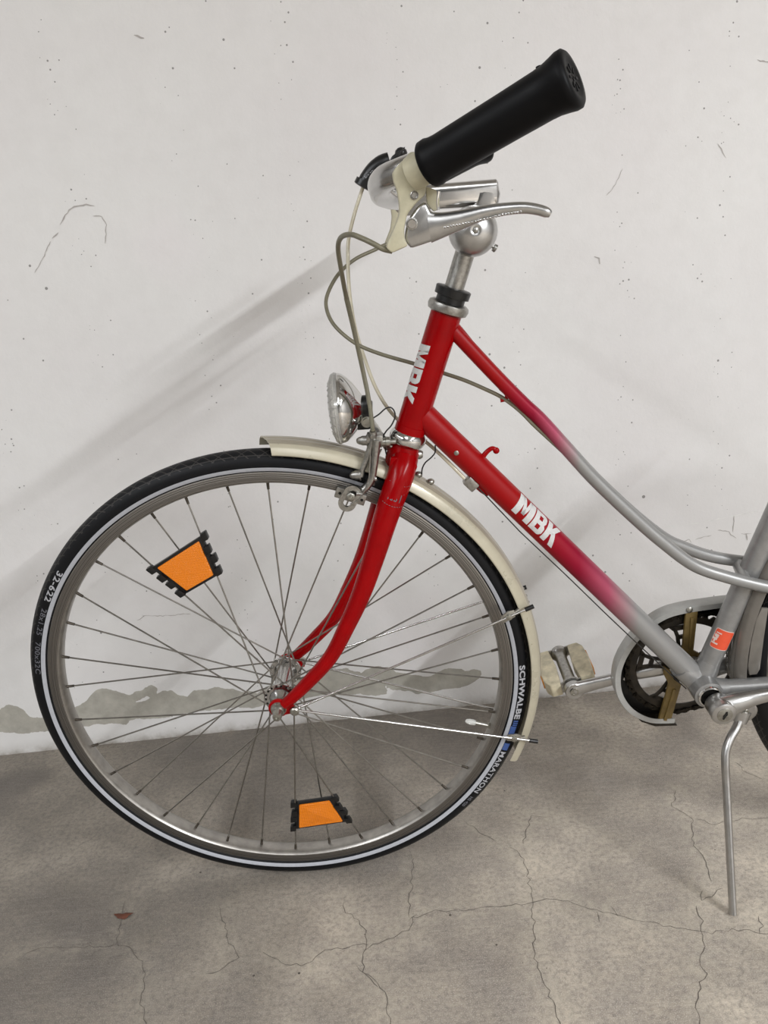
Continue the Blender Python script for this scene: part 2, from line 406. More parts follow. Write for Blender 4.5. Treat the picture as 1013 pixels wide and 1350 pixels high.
def ribbon(bm, pts, w, nrm, jit=0.0015, step=0.006, seed=0.0):
    """a thin jagged crack line lying on a surface"""
    rnd = random.Random(seed); fin = []
    for a, b in zip(pts, pts[1:]):
        n = max(1, int((b - a).length / step))
        for i in range(n): fin.append(a.lerp(b, i / n))
    fin.append(pts[-1]); L = []
    for i, p in enumerate(fin):
        tg = (fin[min(i + 1, len(fin) - 1)] - fin[max(i - 1, 0)]).normalized(); s = tg.cross(nrm)
        q = p + s * rnd.uniform(-jit, jit)
        ww = w * rnd.uniform(0.4, 1.2) * (0.35 if i in (0, len(fin) - 1) else 1)
        L.append((bm.verts.new(q - s * ww / 2), bm.verts.new(q + s * ww / 2)))
    for (a, b), (c, d) in zip(L, L[1:]): bm.faces.new((a, b, d, c))
crack_m = mat('crack_shadow', (98, 91, 84), 0.9)
for i, c in enumerate(crack_w):
    bm = bmesh.new(); ribbon(bm, [p + V((0, 0, 0.0004)) for p in c], 0.0009, V((0, 0, 1)), 0.003, 0.007, i)
    finish('crack', bm, crack_m, floor, smooth=False)

# back wall
wn = V((WALL_SL, -1, 0)).normalized(); wt = V((1, WALL_SL, 0)).normalized()
def Wuv(u, z, off=0.0): return V((u, WALL_Y0 + WALL_SL * u, z)) + wn * off
top = Z1(0, 860, 0.3554, [(-30, 240), (30, 195), (60, 200), (90, 215), (110, 240), (150, 245), (220, 238), (290, 200), (320, 185), (340, 150), (370, 135), (430, 145), (480, 155), (520, 140), (560, 125), (590, 130), (575, 160), (600, 145), (640, 140), (660, 160), (700, 165), (720, 140), (760, 140), (800, 130), (870, 140), (950, 150)])
top += Z1(340, 840, 0.3554, [(60, 175), (100, 160), (190, 150), (260, 120), (330, 115), (380, 130), (430, 110), (480, 110), (520, 130), (570, 140), (650, 145), (690, 115), (740, 120), (830, 125), (830, 145), (790, 175), (740, 190), (660, 200), (600, 210), (560, 200), (500, 195), (470, 175), (480, 210), (430, 220), (380, 210), (300, 215), (230, 215), (170, 230), (60, 238)])
top += Z1(0, 860, 0.3554, [(950, 205), (850, 205), (780, 215), (700, 225), (600, 245), (480, 250), (470, 270), (400, 265), (330, 270), (280, 285), (170, 295), (100, 300), (60, 300), (-30, 290)])
def uvz(p): return V((p.x, p.z))
patch = [uvz(Wl(*p)) for p in top]
hole = [uvz(Wl(*p)) for p in Z1(0, 860, 0.3554, [(495, 190), (510, 172), (545, 162), (555, 172), (525, 185)])]
def inside(p, poly):
    r = False
    for i in range(len(poly)):
        a, b = poly[i], poly[i - 1]
        if (a.y > p.y) != (b.y > p.y) and p.x < (b.x - a.x) * (p.y - a.y) / (b.y - a.y) + a.x: r = not r
    return r
def sdf(p, poly):
    d = min(seg_dist(p, poly[i], poly[i - 1]) for i in range(len(poly)))
    return d if inside(p, poly) else -d
bm = bmesh.new()
xs = lines(-3.0, 4.2, -0.85, 0.45, 0.006, 0.35); zs = lines(0, 2.6, 0.0, 0.18, 0.006, 0.2)
gv = [[bm.verts.new(Wuv(x, z)) for z in zs] for x in xs]
for i in range(len(xs) - 1):
    for j in range(len(zs) - 1): bm.faces.new((gv[i][j], gv[i + 1][j], gv[i + 1][j + 1], gv[i][j + 1]))
bm.verts.ensure_lookup_table(); pv = []
for v in bm.verts:
    p = uvz(v.co)
    if -0.86 < p.x < 0.46 and p.y < 0.19:
        d = sdf(p, patch); d2 = sdf(p, hole); pv.append(max(-0.02, min(0.02, min(d, -d2))) + noise.noise(V((p.x * 60, p.y * 60, 0))) * 0.004)
    else: pv.append(-0.02)
wm = mat('white_painted_concrete', (224, 221, 217), 0.55); t = NT(wm)
n1 = t.noise(2.2, 3, 0.5); n2 = t.noise(30, 4, 0.6); n3 = t.noise(160, 3, 0.6)
c = t.ramp(n1, [(0.3, srgb((219, 215, 213))), (0.6, srgb((223, 221, 218))), (0.8, srgb((225, 219, 219)))])
c = t.mix(t.ramp(n2, [(0.4, (0, 0, 0)), (0.8, (0.25, 0.25, 0.25))]), c, srgb((206, 203, 199)))
dots = None
for sc_, pw, mx in ((17, 5.0, 0.07), (42, 6.0, 0.10), (90, 9.0, 0.16)):
    vo = t.add('ShaderNodeTexVoronoi'); vo.inputs['Scale'].default_value = sc_; t.link(t.obj(), vo.inputs['Vector'])
    s_ = t.add('ShaderNodeSeparateColor'); t.link(vo.outputs['Color'], s_.inputs[0])
    d_ = t.math('LESS_THAN', vo.outputs['Distance'], t.math('MULTIPLY', t.math('POWER', s_.outputs[1], pw), mx))
    dots = d_ if dots is None else t.math('MAXIMUM', dots, d_)
c = t.mix(t.math('MULTIPLY', dots, 0.75), c, srgb((92, 88, 84)))
at = t.add('ShaderNodeAttribute', attribute_name='bare')
bare = t.math('GREATER_THAN', t.math('ADD', at.outputs['Fac'], t.math('MULTIPLY', t.math('SUBTRACT', t.noise(110, 4, 0.6), 0.5), 0.006)), 0.0)
bc = t.ramp(t.noise(40, 4, 0.6), [(0.35, srgb((160, 156, 146))), (0.65, srgb((178, 174, 163)))])
c = t.mix(bare, c, bc)
sz = t.add('ShaderNodeSeparateXYZ'); t.link(t.obj(), sz.inputs[0])
dirt = t.math('SUBTRACT', 1.0, t.math('DIVIDE', sz.outputs[2], 0.035), True)
dirt = t.math('MULTIPLY', t.math('POWER', dirt, 2.0), t.ramp(t.noise(25, 4, 0.7), [(0.3, (0.2, 0.2, 0.2)), (0.7, (1, 1, 1))]), True)
c = t.mix(dirt, c, srgb((122, 112, 97)))
t.link(c, t.b.inputs['Base Color'])
bn = t.bump(n2, 0.2, 0.004); bn = t.bump(n3, 0.2, 0.0012, bn); bn = t.bump(bare, -0.6, 0.0012, bn); bn = t.bump(dots, -0.8, 0.001, bn); t.link(bn, t.b.inputs['Normal'])
wall = structure(finish('wall_back', bm, wm, smooth=False))
at = wall.data.attributes.new('bare', 'FLOAT', 'POINT'); at.data.foreach_set('value', pv)
line_m = mat('wall_hairline', (176, 170, 165), 0.8); ridge_m = mat('paint_ridge', (226, 224, 220), 0.5)
WA, WB = (0, 0, 0.4936), (860, 620, 0.151)
for i, (z0, pts, w_, mm) in enumerate((
    (WA, [(160, 600), (175, 575), (190, 555), (230, 545), (252, 550)], 0.0022, line_m), (WA, [(248, 578), (272, 577), (285, 600), (280, 650)], 0.0016, line_m),
    (WA, [(157, 622), (140, 638)], 0.003, line_m), (WA, [(135, 645), (115, 690), (92, 728)], 0.0016, line_m), (WA, [(358, 92), (385, 102)], 0.004, line_m),
    (WB, [(250, 640), (290, 615), (325, 603), (345, 630)], 0.0016, line_m), (WB, [(380, 602), (450, 582), (520, 570)], 0.0014, line_m),
    (WB, [(575, 528), (640, 525), (675, 532), (690, 562), (740, 590)], 0.002, line_m), (WB, [(718, 400), (712, 470), (710, 540)], 0.0016, line_m),
    (WB, [(780, 555), (870, 550)], 0.0016, line_m), (WB, [(822, 556), (832, 612)], 0.003, line_m), (WB, [(100, 500), (200, 485), (400, 460), (560, 430), (700, 400), (850, 370), (1100, 335)], 0.002, ridge_m),
    ((640, 440, 0.368), [(60, 640), (100, 625), (250, 605), (280, 620), (262, 645), (220, 655)], 0.0016, ridge_m),
    ((640, 0, 0.3704), [(970, 212), (1000, 222), (1030, 224)], 0.002, line_m), ((640, 0, 0.3704), [(828, 512), (858, 560)], 0.0014, line_m),
    ((640, 0, 0.3704), [(490, 600), (465, 655), (432, 697)], 0.0012, line_m), ((640, 0, 0.3704), [(388, 915), (405, 920), (407, 940)], 0.004, line_m),
    ((20, 560, 0.3356), [(480, 770), (505, 750), (560, 752), (690, 742)], 0.0014, line_m))):
    bm = bmesh.new(); ribbon(bm, [Wl(*p, 0.0006) for p in Z1(*z0, pts)], w_, wn, 0.001, 0.005, 50 + i)
    finish('crack', bm, mm, wall, smooth=False)

# the rest of the room, out of the photograph: painted walls and ceiling
pw = mat('plain_grey_paint', (148, 146, 143), 0.7); cw = mat('ceiling_paint', (186, 184, 180), 0.8)
def quad(name, pts, m):
    bm = bmesh.new(); bm.faces.new([bm.verts.new(p) for p in pts]); return structure(finish(name, bm, m, smooth=False))
ya, yb, yf = WALL_Y0 - 3.0 * WALL_SL, WALL_Y0 + 4.2 * WALL_SL, -6.4
quad('wall_left', [(-3, ya, 0), (-3, yf, 0), (-3, yf, 2.6), (-3, ya, 2.6)], pw)
quad('wall_right', [(4.2, yb, 0), (4.2, yf, 0), (4.2, yf, 2.6), (4.2, yb, 2.6)], pw)
quad('wall_front', [(-3, yf, 0), (4.2, yf, 0), (4.2, yf, 2.6), (-3, yf, 2.6)], pw)
quad('ceiling', [(-3, ya, 2.6), (4.2, yb, 2.6), (4.2, yf, 2.6), (-3, yf, 2.6)], cw)
# ---------------------------------------------------------------- bicycle
bike = bpy.data.objects.new('bicycle', None); COL.objects.link(bike)
bike.rotation_euler = (LEAN, 0, 0)
bike['label'] = 'red and silver step-through bicycle leaning on its kickstand before the white wall'
bike['category'] = 'bicycle'
def part(name, bm, m, parent=bike, **kw): return finish(name, bm, M[m] if isinstance(m, str) else [M[x] if isinstance(x, str) else x for x in m], parent, **kw)
N = V((0, -1, 0))                                 # towards the rider's left, the camera's side
def wpt(c, r, a, k): return V((c.x + r * math.cos(a), c.y - k, c.z + r * math.sin(a)))
def ring(bm, c, prof, seg=180, a0=0.0, a1=2 * PI, closed_prof=True, mis=None, uv=None):
    """sweep a (radius, k) profile round the wheel axis"""
    full = abs(a1 - a0 - 2 * PI) < 1e-6; n = seg if full else seg + 1
    R = [[bm.verts.new(wpt(c, r, a0 + (a1 - a0) * i / seg, k)) for r, k in prof] for i in range(n)]
    m = len(prof)
    for i in range(seg):
        for j in range(m if closed_prof else m - 1):
            j2 = (j + 1) % m; i2 = (i + 1) % n
            f = bm.faces.new((R[i][j], R[i2][j], R[i2][j2], R[i][j2]))
            if mis: f.material_index = mis[j]
            if uv:
                for lp, (ii, jj) in zip(f.loops, ((i, j), (i + 1, j), (i + 1, j + 1), (i, j + 1))): lp[uv[0]].uv = (ii * uv[1] / seg, uv[2][jj % m] if jj < m else uv[2][0])
    if not full and closed_prof:
        bm.faces.new(R[0]); bm.faces.new(R[-1][::-1])

def tyre_mesh(name, c, parent):
    bm = bmesh.new(); uvl = bm.loops.layers.uv.new('UVMap')
    ph = [-142, -125, -108, -90, -75, -60, -48, -36, -24, -12, 0, 12, 24, 36, 48, 60, 75, 90, 108, 125, 142]
    prof = [(WR + WS * math.cos(math.radians(p)), WS * 1.02 * math.sin(math.radians(p))) for p in ph]
    ring(bm, c, prof, 240, closed_prof=False, uv=(uvl, 150, ph))
    return part(name, bm, 'tyre', parent, angle=80)
def rim_mesh(name, c):
    bm = bmesh.new()
    prof = [(0.3168, 0.0105), (0.3172, 0.0122), (0.3160, 0.0126), (0.3040, 0.0126), (0.3030, 0.0118), (0.3010, 0.0075), (0.3003, 0.0),
            (0.3010, -0.0075), (0.3030, -0.0118), (0.3040, -0.0126), (0.3160, -0.0126), (0.3172, -0.0122), (0.3168, -0.0105), (0.3100, -0.0095), (0.3100, 0.0095)]
    mi = [1, 1, 0, 1, 1, 1, 1, 1, 1, 0, 1, 1, 1, 1, 1]
    ring(bm, c, prof, 240, mis=mi)
    return part(name, bm, ['track', 'rim_in'], bike, angle=35)
M['rim_in'] = mat('dull_aluminium', (172, 168, 162), 0.35, 0.9, 0, 0.1, 60)

wheel = rim_mesh('wheel', W0)
tyre_mesh('tyre', W0, wheel)
for s in (1, -1):
    bm = bmesh.new(); ring(bm, W0, [(WR + (WS + 0.0004) * math.cos(math.radians(p)), s * (WS + 0.0004) * 1.02 * math.sin(math.radians(p))) for p in (101, 106, 111, 116, 120)], 240, closed_prof=False)
    part('reflective_strip', bm, 'strip', wheel)
# spokes: 36, crossed, alternate flanges
A0 = math.radians(141.03 - 5.0); FK, FR_ = 0.031, 0.0198
def spoke_ends(i, c=W0, a0=A0, rnip=0.3035):
    a = a0 + math.radians(10) * i; side = 1 if i % 2 else -1; sg = 1 if i % 4 in (1, 2) else -1
    h = a + sg * math.radians(64)
    return wpt(c, FR_, h, side * (FK + 0.002 * (1 if sg > 0 else -1))), wpt(c, rnip, a, side * 0.0022)
for i in range(36):
    h, e = spoke_ends(i); d = (h - e).normalized(); bm = bmesh.new()
    rod(bm, h, e + d * 0.008, 0.0011, 8)
    ball(bm, h, 0.0020, 6)
    lathe(bm, e - d * 0.001, d, [(0, 0.0030), (0.003, 0.0028), (0.004, 0.0020), (0.0135, 0.0017), (0.0138, 0.0009)], 8, 1)
    part('spoke', bm, ['steel', 'nipple'], wheel)
bm = bmesh.new()
lathe(bm, W0, N, [(-0.046, 0.008), (-0.040, 0.010), (-0.037, 0.0135), (-0.0335, 0.0150), (-0.0330, 0.0225), (-0.0295, 0.0225), (-0.0290, 0.0165), (-0.022, 0.0130), (-0.012, 0.0118),
                  (0.012, 0.0118), (0.022, 0.0130), (0.0290, 0.0165), (0.0295, 0.0225), (0.0330, 0.0225), (0.0335, 0.0150), (0.037, 0.0135), (0.040, 0.010), (0.046, 0.008)], 40)
for k in (-0.0332, 0.0332):
    for j in range(18):
        a = A0 + math.radians(20 * j + 3); rod(bm, wpt(W0, 0.0196, a, k - 0.0003 * (1 if k > 0 else -1)), wpt(W0, 0.0196, a, k + 0.0004 * (1 if k > 0 else -1)), 0.0016, 8, 1)
part('hub', bm, ['alu', 'dark'], wheel, angle=50)
for s in (1, -1):
    bm = bmesh.new(); n = N * s
    lathe(bm, W0 + n * 0.055, n, [(0, 0.0105), (0.0015, 0.0105), (0.002, 0.0095)], 28)
    lathe(bm, W0 + n * 0.057, n, [(0, 0.0096), (0.003, 0.0096), (0.0065, 0.0072)], 24)
    lathe(bm, W0 + n * 0.0625, n, [(0, 0.0066), (0.010, 0.0062), (0.0125, 0.0054), (0.0128, 0.0030), (0.010, 0.0028)], 24)
    part('axle_nut', bm, 'bolt', wheel)
# valve
va = P(649.6, 957.5, 0) - W0; va = math.atan2(va.z, va.x); bm = bmesh.new()
rod(bm, wpt(W0, 0.302, va, 0), wpt(W0, 0.276, va, 0), 0.0026, 12, 0); rod(bm, wpt(W0, 0.302, va, 0), wpt(W0, 0.298, va, 0), 0.0048, 6, 0)
part('valve', bm, 'bolt', wheel)
bm = bmesh.new(); d = (wpt(W0, 0.27, va, 0) - wpt(W0, 0.29, va, 0)).normalized()
lathe(bm, wpt(W0, 0.279, va, 0), d, [(0, 0.0036), (0.004, 0.0042), (0.009, 0.0040), (0.0125, 0.0032), (0.0145, 0.0020), (0.015, 0)], 14)
part('valve_cap', bm, 'valve_cap', wheel)
# reflectors clipped between spokes
def spoke_at(i, r, k_off=0.0):
    h, e = spoke_ends(i); f = (0.3035 - r) / 0.3035; return e.lerp(h, f)
def reflector(pts, k, clips, facet=False):
    q = [P(px, py, k) for px, py in pts]; c = sum(q, V()) / 4
    bm = bmesh.new(); prism(bm, [c + (p - c) * 1.07 + N * -0.003 for p in q], N * 0.006, 0.001)
    for a, b in clips:                                        # rows of spoke clips on both slanted sides
        A, B = q[a], q[b]; out = (A + B) / 2 - c; out = out.normalized(); L = (B - A)
        for j, f in enumerate((0.02, 0.33, 0.62, 0.93)):
            p = A + L * f + out * (0.0065 if j in (0, 2, 3) else 0.005) + N * (0.003 if j % 2 else 0.0)
            box(bm, p, L * 0.105, out * 0.0045, N * 0.0042, 0.0012)
        box(bm, (A + B) / 2 + out * 0.0025, L * 0.48, out * 0.0016, N * 0.003, 0.0005)
    part('reflector_bracket', bm, 'plastic_black', wheel)
    bm = bmesh.new(); prism(bm, [c + (p - c) * 0.93 + N * 0.0005 for p in q], N * 0.0045, 0.0015)
    if facet:
        lp = [c + (p - c) * .90 + N * .0049 for p in q]; cv_ = bm.verts.new(c + N * .0068); md = [bm.verts.new((lp[i] + lp[(i + 1) % 4]) / 2 - N * .0003) for i in range(4)]; cn = [bm.verts.new(p) for p in lp]
        for i in range(4): bm.faces.new((cn[i], md[i], cv_)); bm.faces.new((md[i], cn[(i + 1) % 4], cv_))
    part('spoke_reflector', bm, 'orange', wheel, angle=3)
reflector([(205, 747), (264, 709), (285, 757), (247, 779)], 0.012, ((0, 3), (1, 2)))
reflector([(393, 1058), (436, 1052), (455, 1081), (393, 1090)], 0.010, ((0, 3), (1, 2)), True)
# tyre print
def tyre_text(name, body, p0, p1, inward, r0, r1, m, bold=0.03, space=1.0, slant=0.0):
    a0 = math.atan2(*(lambda q: (q.z, q.x))(P(*p0, 0.016) - W0)); a1 = math.atan2(*(lambda q: (q.z, q.x))(P(*p1, 0.016) - W0))
    if inward and a1 < a0: a1 += 2 * PI
    def fn(s, t):
        r = r0 + (r1 - r0) * t; ph = math.acos(max(-1, min(1, (r - WR) / WS))); rr = WS + 0.00035
        return wpt(W0, WR + rr * math.cos(ph), a0 + (a1 - a0) * s, rr * 1.02 * math.sin(ph))
    return text_on(name, body, fn, M[m], wheel, bold, space, (max(1, len(body)), 3), slant=slant)
tyre_text('tyre_lettering', 'SCHWALBE', (690, 877), (681, 948), False, 0.3255, 0.3335, 'print_tyre', 0.035, 1.05)
tyre_text('tyre_lettering', 'MARATHON', (667, 992), (628, 1045), False, 0.3250, 0.3325, 'print_tyre', 0.02, 1.1)
tyre_text('tyre_lettering', 'HS 420', (622, 1050), (610, 1062), False, 0.3262, 0.3315, 'print_dim')
tyre_text('tyre_lettering', '32-622', (79.5, 754), (60, 792), True, 0.3325, 0.3245, 'print_tyre', 0.02, 1.1)
tyre_text('tyre_lettering', '28x1.25', (56, 802), (47.5, 836), True, 0.3320, 0.3250, 'print_dim', 0.01, 1.1)
tyre_text('tyre_lettering', '700x32C', (47, 846), (48, 888), True, 0.3320, 0.3250, 'print_dim', 0.01, 1.1)
def tyre_patch(name, p0, p1, r0, r1, m):
    a0, a1 = [math.atan2(q.z, q.x) for q in (P(*p0, 0.016) - W0, P(*p1, 0.016) - W0)]
    bm = bmesh.new()
    def fn(s, t):
        r = r0 + (r1 - r0) * t; ph = math.acos((r - WR) / WS); rr = WS + 0.0002
        return wpt(W0, WR + rr * math.cos(ph), a0 + (a1 - a0) * s, rr * 1.02 * math.sin(ph))
    grid_on(bm, fn, 6, 4); part(name, bm, m, wheel)
tyre_patch('tyre_label', (680, 958), (676.5, 976), 0.3246, 0.3325, 'blue')
tyre_patch('tyre_label', (674, 981), (670, 990), 0.3246, 0.3325, 'blue')
tyre_text('tyre_lettering', 'III', (681, 950), (680, 957), False, 0.3260, 0.3325, 'blue', 0.03)

# steering axis
HB, HT = P(538, 576, 0), P(593, 399, 0)
AX = (HT - HB).normalized()
def ax_at(px, py):                                  # point of the steering axis nearest to a photo point
    q = P(px, py, 0); return HB + AX * (q - HB).dot(AX)
FW = (V((-1, 0, 0)) - AX * V((-1, 0, 0)).dot(AX)).normalized()   # forwards, square to the axis

# fork
bm = bmesh.new()
b0 = (ax_at(536, 584) - HB).dot(AX); b1 = (ax_at(527, 640) - HB).dot(AX)
lathe(bm, HB, AX, [(b1 + 0.012, 0.010), (b1 + 0.020, 0.0165), (b1 + 0.032, 0.0195), (b1 + 0.045, 0.0198), (b0 - 0.006, 0.0180), (b0 + 0.004, 0.0170)], 32)
fk = part('fork', bm, 'red', angle=25)
bl = [(534, 604, .010), (528, 628, .024), (512, 673, .036), (492, 738, .043), (477, 782, .047), (460, 820, .049), (436, 866, .051), (404, 902, .053), (382, 923, .054), (371, 931, .054)]
br = [.0165, .0165, .0155, .0135, .0122, .0110, .0098, .0088, .0075, .0060]
for s in (1, -1):
    bm = bmesh.new()
    pts = []
    for (px, py, k) in bl:
        q = P(px, py, k); q = V((q.x, W0.y - s * k, q.z)); pts.append(q)
    sweep(bm, pts, br, 20, 6)
    lathe(bm, W0 + N * s * 0.0512, N * s, [(0, 0.0125), (0.0005, 0.0135), (0.0035, 0.0135), (0.004, 0.0125)], 28)
    e = P(389, 936, .054); e = V((e.x, W0.y - s * 0.054, e.z))
    prism(bm, [W0 + N * s * 0.0512 + V((0.002, 0, 0.010)), V((e.x, W0.y - s * 0.0512, e.z + 0.006)), V((e.x + 0.004, W0.y - s * 0.0512, e.z - 0.004)), W0 + N * s * 0.0512 + V((0.0, 0, -0.012))], N * s * 0.0038, 0.0008)
    part('fork_blade', bm, 'red', fk)
bm = bmesh.new()                                     # faceted gussets of the crown
for s in (1, -1):
    bm = bmesh.new(); c = ax_at(533, 606) + N * s * 0.017
    prism(bm, [c + FW * 0.016 + AX * 0.006, c + FW * 0.012 - AX * 0.020, c - FW * 0.002 - AX * 0.030, c - FW * 0.017 - AX * 0.016, c - FW * 0.019 + AX * 0.004, c - FW * 0.008 + AX * 0.013], N * s * 0.0085, 0.0025)
    part('crown_lug', bm, 'red', fk)
# scratched print on the fork
tf = tube_surface(P(528, 628, .024), P(512, 673, .036), .0163, N, 0.0006)
bm = bmesh.new()
for t0 in (-0.012, 0.012):
    pass
for s0 in (0.010, 0.036):
    if s0 > .02:
        part('fork_decal', bm, 'print_dim', fk); bm = bmesh.new()
    for j in range(9):
        a = -0.014 + 0.0032 * j
        grid_on(bm, lambda u, v, a=a, s0=s0: tf(s0 + 0.0006 * v + 0.003 * math.cos(a * 110) - 0.003, a + 0.0018 * u), 2, 1)
part('fork_decal', bm, 'print_dim', fk)
text_on('fork_decal', 'Tubi', lambda s, t: tf(0.030 - 0.012 * t, -0.010 + 0.018 * s), M['print_dim'], fk, 0.0, 1.0, (3, 2))

# frame
fr_bm = bmesh.new(); rod(fr_bm, HB + AX * 0.002, HT - AX * 0.006, 0.0180, 40)
rod(fr_bm, HB + AX * 0.001, HB + AX * 0.016, 0.0188, 40)
frame = part('frame', fr_bm, 'red')
BB = P(937, 919, .036); BB = V((BB.x, W0.y, BB.z))
RAX = V((W0.x + 0.980, W0.y, W0.z))
bm = bmesh.new(); rod(bm, P(566, 555, 0) + (P(566, 555, 0) - P(758, 743, 0)).normalized() * 0.012, BB, 0.0158, 36)
part('down_tube', bm, 'down_paint', frame)
seat_top = P(1032, 660, 0); sdir = (seat_top - P(934, 876, 0)).normalized()
ST = P(932, 880, 0)
bm = bmesh.new(); rod(bm, BB, BB + (P(1011, 706, 0) - BB).normalized() * 0.47, 0.0145, 36)
part('seat_tube', bm, 'silver', frame)
for s, path in ((1, [(598, 436, .0030), (650, 491.5, .0040), (690, 532, .0046), (713.6, 554, .005), (750, 594.5, .006), (787, 635, .008), (838.7, 684, .013), (875.5, 716, .018), (916, 745.6, .0225), (960, 761, .0255), (1008, 773, .028), (1060, 783, .032)]),
                (-1, [(598, 435.5, -.0030), (650, 491, -.0040), (690, 531.5, -.0046), (713.6, 553.5, -.005), (750, 593.5, -.006), (787, 633.5, -.008), (838.7, 681, -.013), (875.5, 709, -.018), (897.6, 719.8, -.020), (934.5, 732.6, -.0225), (978, 740, -.025), (1060, 748, -.030)])):
    pts = [P(*p) for p in path]; pts.append(RAX + N * s * 0.062 + V((-0.01, 0, 0.01)))
    bm = bmesh.new(); sweep(bm, pts, [.0085] + [.0082] * 6 + [.0080] * (len(pts) - 7), 20, 6)
    part('top_tube', bm, 'top_paint', frame)
# head of the twin tubes, brazed into the head tube
bm = bmesh.new(); sweep(bm, [P(588, 424, 0), P(604, 441, 0), P(622, 461, 0)], [.0105, .0100, .0085], 20, 4, ratio=0.9); part('tube_joint', bm, 'red', frame)
bm = bmesh.new(); rod(bm, P(972, 740, -.026), P(984, 768, .026), 0.0075, 16); part('tube_bridge', bm, 'silver', frame)
bm = bmesh.new()
lathe(bm, BB, N, [(-0.034, 0.0165), (-0.033, 0.0195), (-0.022, 0.0200), (0.022, 0.0200), (0.033, 0.0195), (0.034, 0.0165)], 36)
d1 = (P(900, 880, 0) - BB).normalized(); d2 = (P(1000, 730, 0) - BB).normalized(); d3 = (RAX - BB).normalized()
sweep(bm, [BB + d1 * 0.010, BB + d1 * 0.026, BB + d1 * 0.040], [.0185, .0172, .0160], 24)
sweep(bm, [BB + d2 * 0.010, BB + d2 * 0.026, BB + d2 * 0.036], [.0175, .0160, .0148], 24)
sweep(bm, [BB + d3 * 0.008 + N * .018, BB + d3 * 0.030 + N * .023], [.0150, .0120], 24); sweep(bm, [BB + d3 * 0.008 - N * .018, BB + d3 * 0.030 - N * .023], [.0150, .0120], 24)
part('bottom_bracket_shell', bm, 'silver', frame)
for s in (1, -1):
    bm = bmesh.new(); sweep(bm, [BB + d3 * 0.012 + N * s * .019, BB + d3 * 0.10 + N * s * .034, BB + d3 * 0.24 + N * s * .047, RAX + N * s * .060], [.0112, .0110, .0100, .0070], 20, 5); part('chain_stay', bm, 'silver', frame)
    bm = bmesh.new(); sweep(bm, [BB + (P(1011, 706, 0) - BB).normalized() * 0.45 + N * s * 0.016, RAX + V((-0.16, 0, 0.21)) + N * s * 0.040, RAX + N * s * .062], [.0075] * 3, 14, 5); part('seat_stay', bm, 'silver', frame)
# decals: heavy block letters M, B, K as flat print that follows the tube
GLYPHS = {
 'M': [[(0, 0), (0, 1), (.30, 1), (.30, 0)], [(.70, 0), (.70, 1), (1, 1), (1, 0)], [(.20, 1), (.36, 1), (.60, .22), (.42, .22)], [(.40, .22), (.58, .22), (.80, 1), (.64, 1)]],
 'B': [[(0, 0), (0, 1), (.34, 1), (.34, 0)], [(.3, .80), (.3, 1), (.74, 1), (.86, .95), (.80, .80)], [(.3, .41), (.3, .60), (.78, .60), (.86, .50), (.78, .41)], [(.3, 0), (.3, .20), (.86, .20), (.92, .06), (.80, 0)],
       [(.62, .55), (.62, .85), (.86, .95), (.95, .84), (.95, .64), (.86, .52)], [(.64, .16), (.64, .46), (.86, .52), (1, .40), (1, .16), (.88, .04)]],
 'K': [[(0, 0), (0, 1), (.34, 1), (.34, 0)], [(.30, .42), (.30, .66), (.66, 1), (1, 1), (.52, .50)], [(.40, .50), (.62, .64), (1, 0), (.66, 0)]]}
def block_letters(fn, label):
    for li, ch in enumerate('MBK'):
        x0, wd_ = ((0, .38), (.405, .27), (.70, .30))[li]
        bm = bmesh.new()
        for poly in GLYPHS[ch]: bm.faces.new([bm.verts.new((x0 + wd_ * x, y, 0)) for x, y in poly])
        for i in range(1, 12): bmesh.ops.bisect_plane(bm, geom=bm.verts[:] + bm.edges[:] + bm.faces[:], plane_co=(0, i / 12, 0), plane_no=(0, 1, 0))
        for v in bm.verts: v.co = fn(v.co.x - .05 * (v.co.y - .5), v.co.y)
        finish('frame_decal', bm, M['print_white'], frame, smooth=False, label='silver letter ' + ch + label[18:])
up30 = (N * math.cos(math.radians(24)) + V((0.7, 0, 0.7)) * math.sin(math.radians(24))).normalized()
DA, DB = P(566, 555, 0), BB
dax = (DB - DA).normalized()
s0 = (P(681, 668, .013) - DA).dot(dax) - 0.004; s1 = (P(727, 712, .013) - DA).dot(dax) + 0.006
td = tube_surface(DA, DB, 0.0158, up30)
block_letters(lambda s, t: td(s0 + (s1 - s0) * s, -0.0135 + 0.0275 * t), 'silver letters MBK on the down tube')
hf = (N * math.cos(math.radians(68)) + FW * math.sin(math.radians(68))).normalized()
th_ = tube_surface(HT, HB, 0.0180, hf)
dl_ = (HB - HT).normalized(); s2 = (P(560, 455, .01) - HT).dot(dl_); s3 = (P(543, 533, .01) - HT).dot(dl_)
gdir = dl_.cross(hf)
sgn = 1 if (gdir if gdir.z >= 0 else -gdir).dot(N) > 0 else -1
block_letters(lambda s, t: th_(s2 + (s3 - s2) * s, sgn * (-0.0145 + 0.0275 * t)), 'silver letters MBK on the head tube')
SA = BB; SBp = P(1011, 706, 0); sax = (SBp - SA).normalized()
ts = tube_surface(SA, SBp, 0.0145, (N + V((-0.50, 0, 0.05))).normalized(), 0.0003); ts2 = tube_surface(SA, SBp, 0.0145, (N + V((-0.50, 0, 0.05))).normalized(), 0.0006)
sc0 = (P(943, 842, .013) - SA).dot(sax)
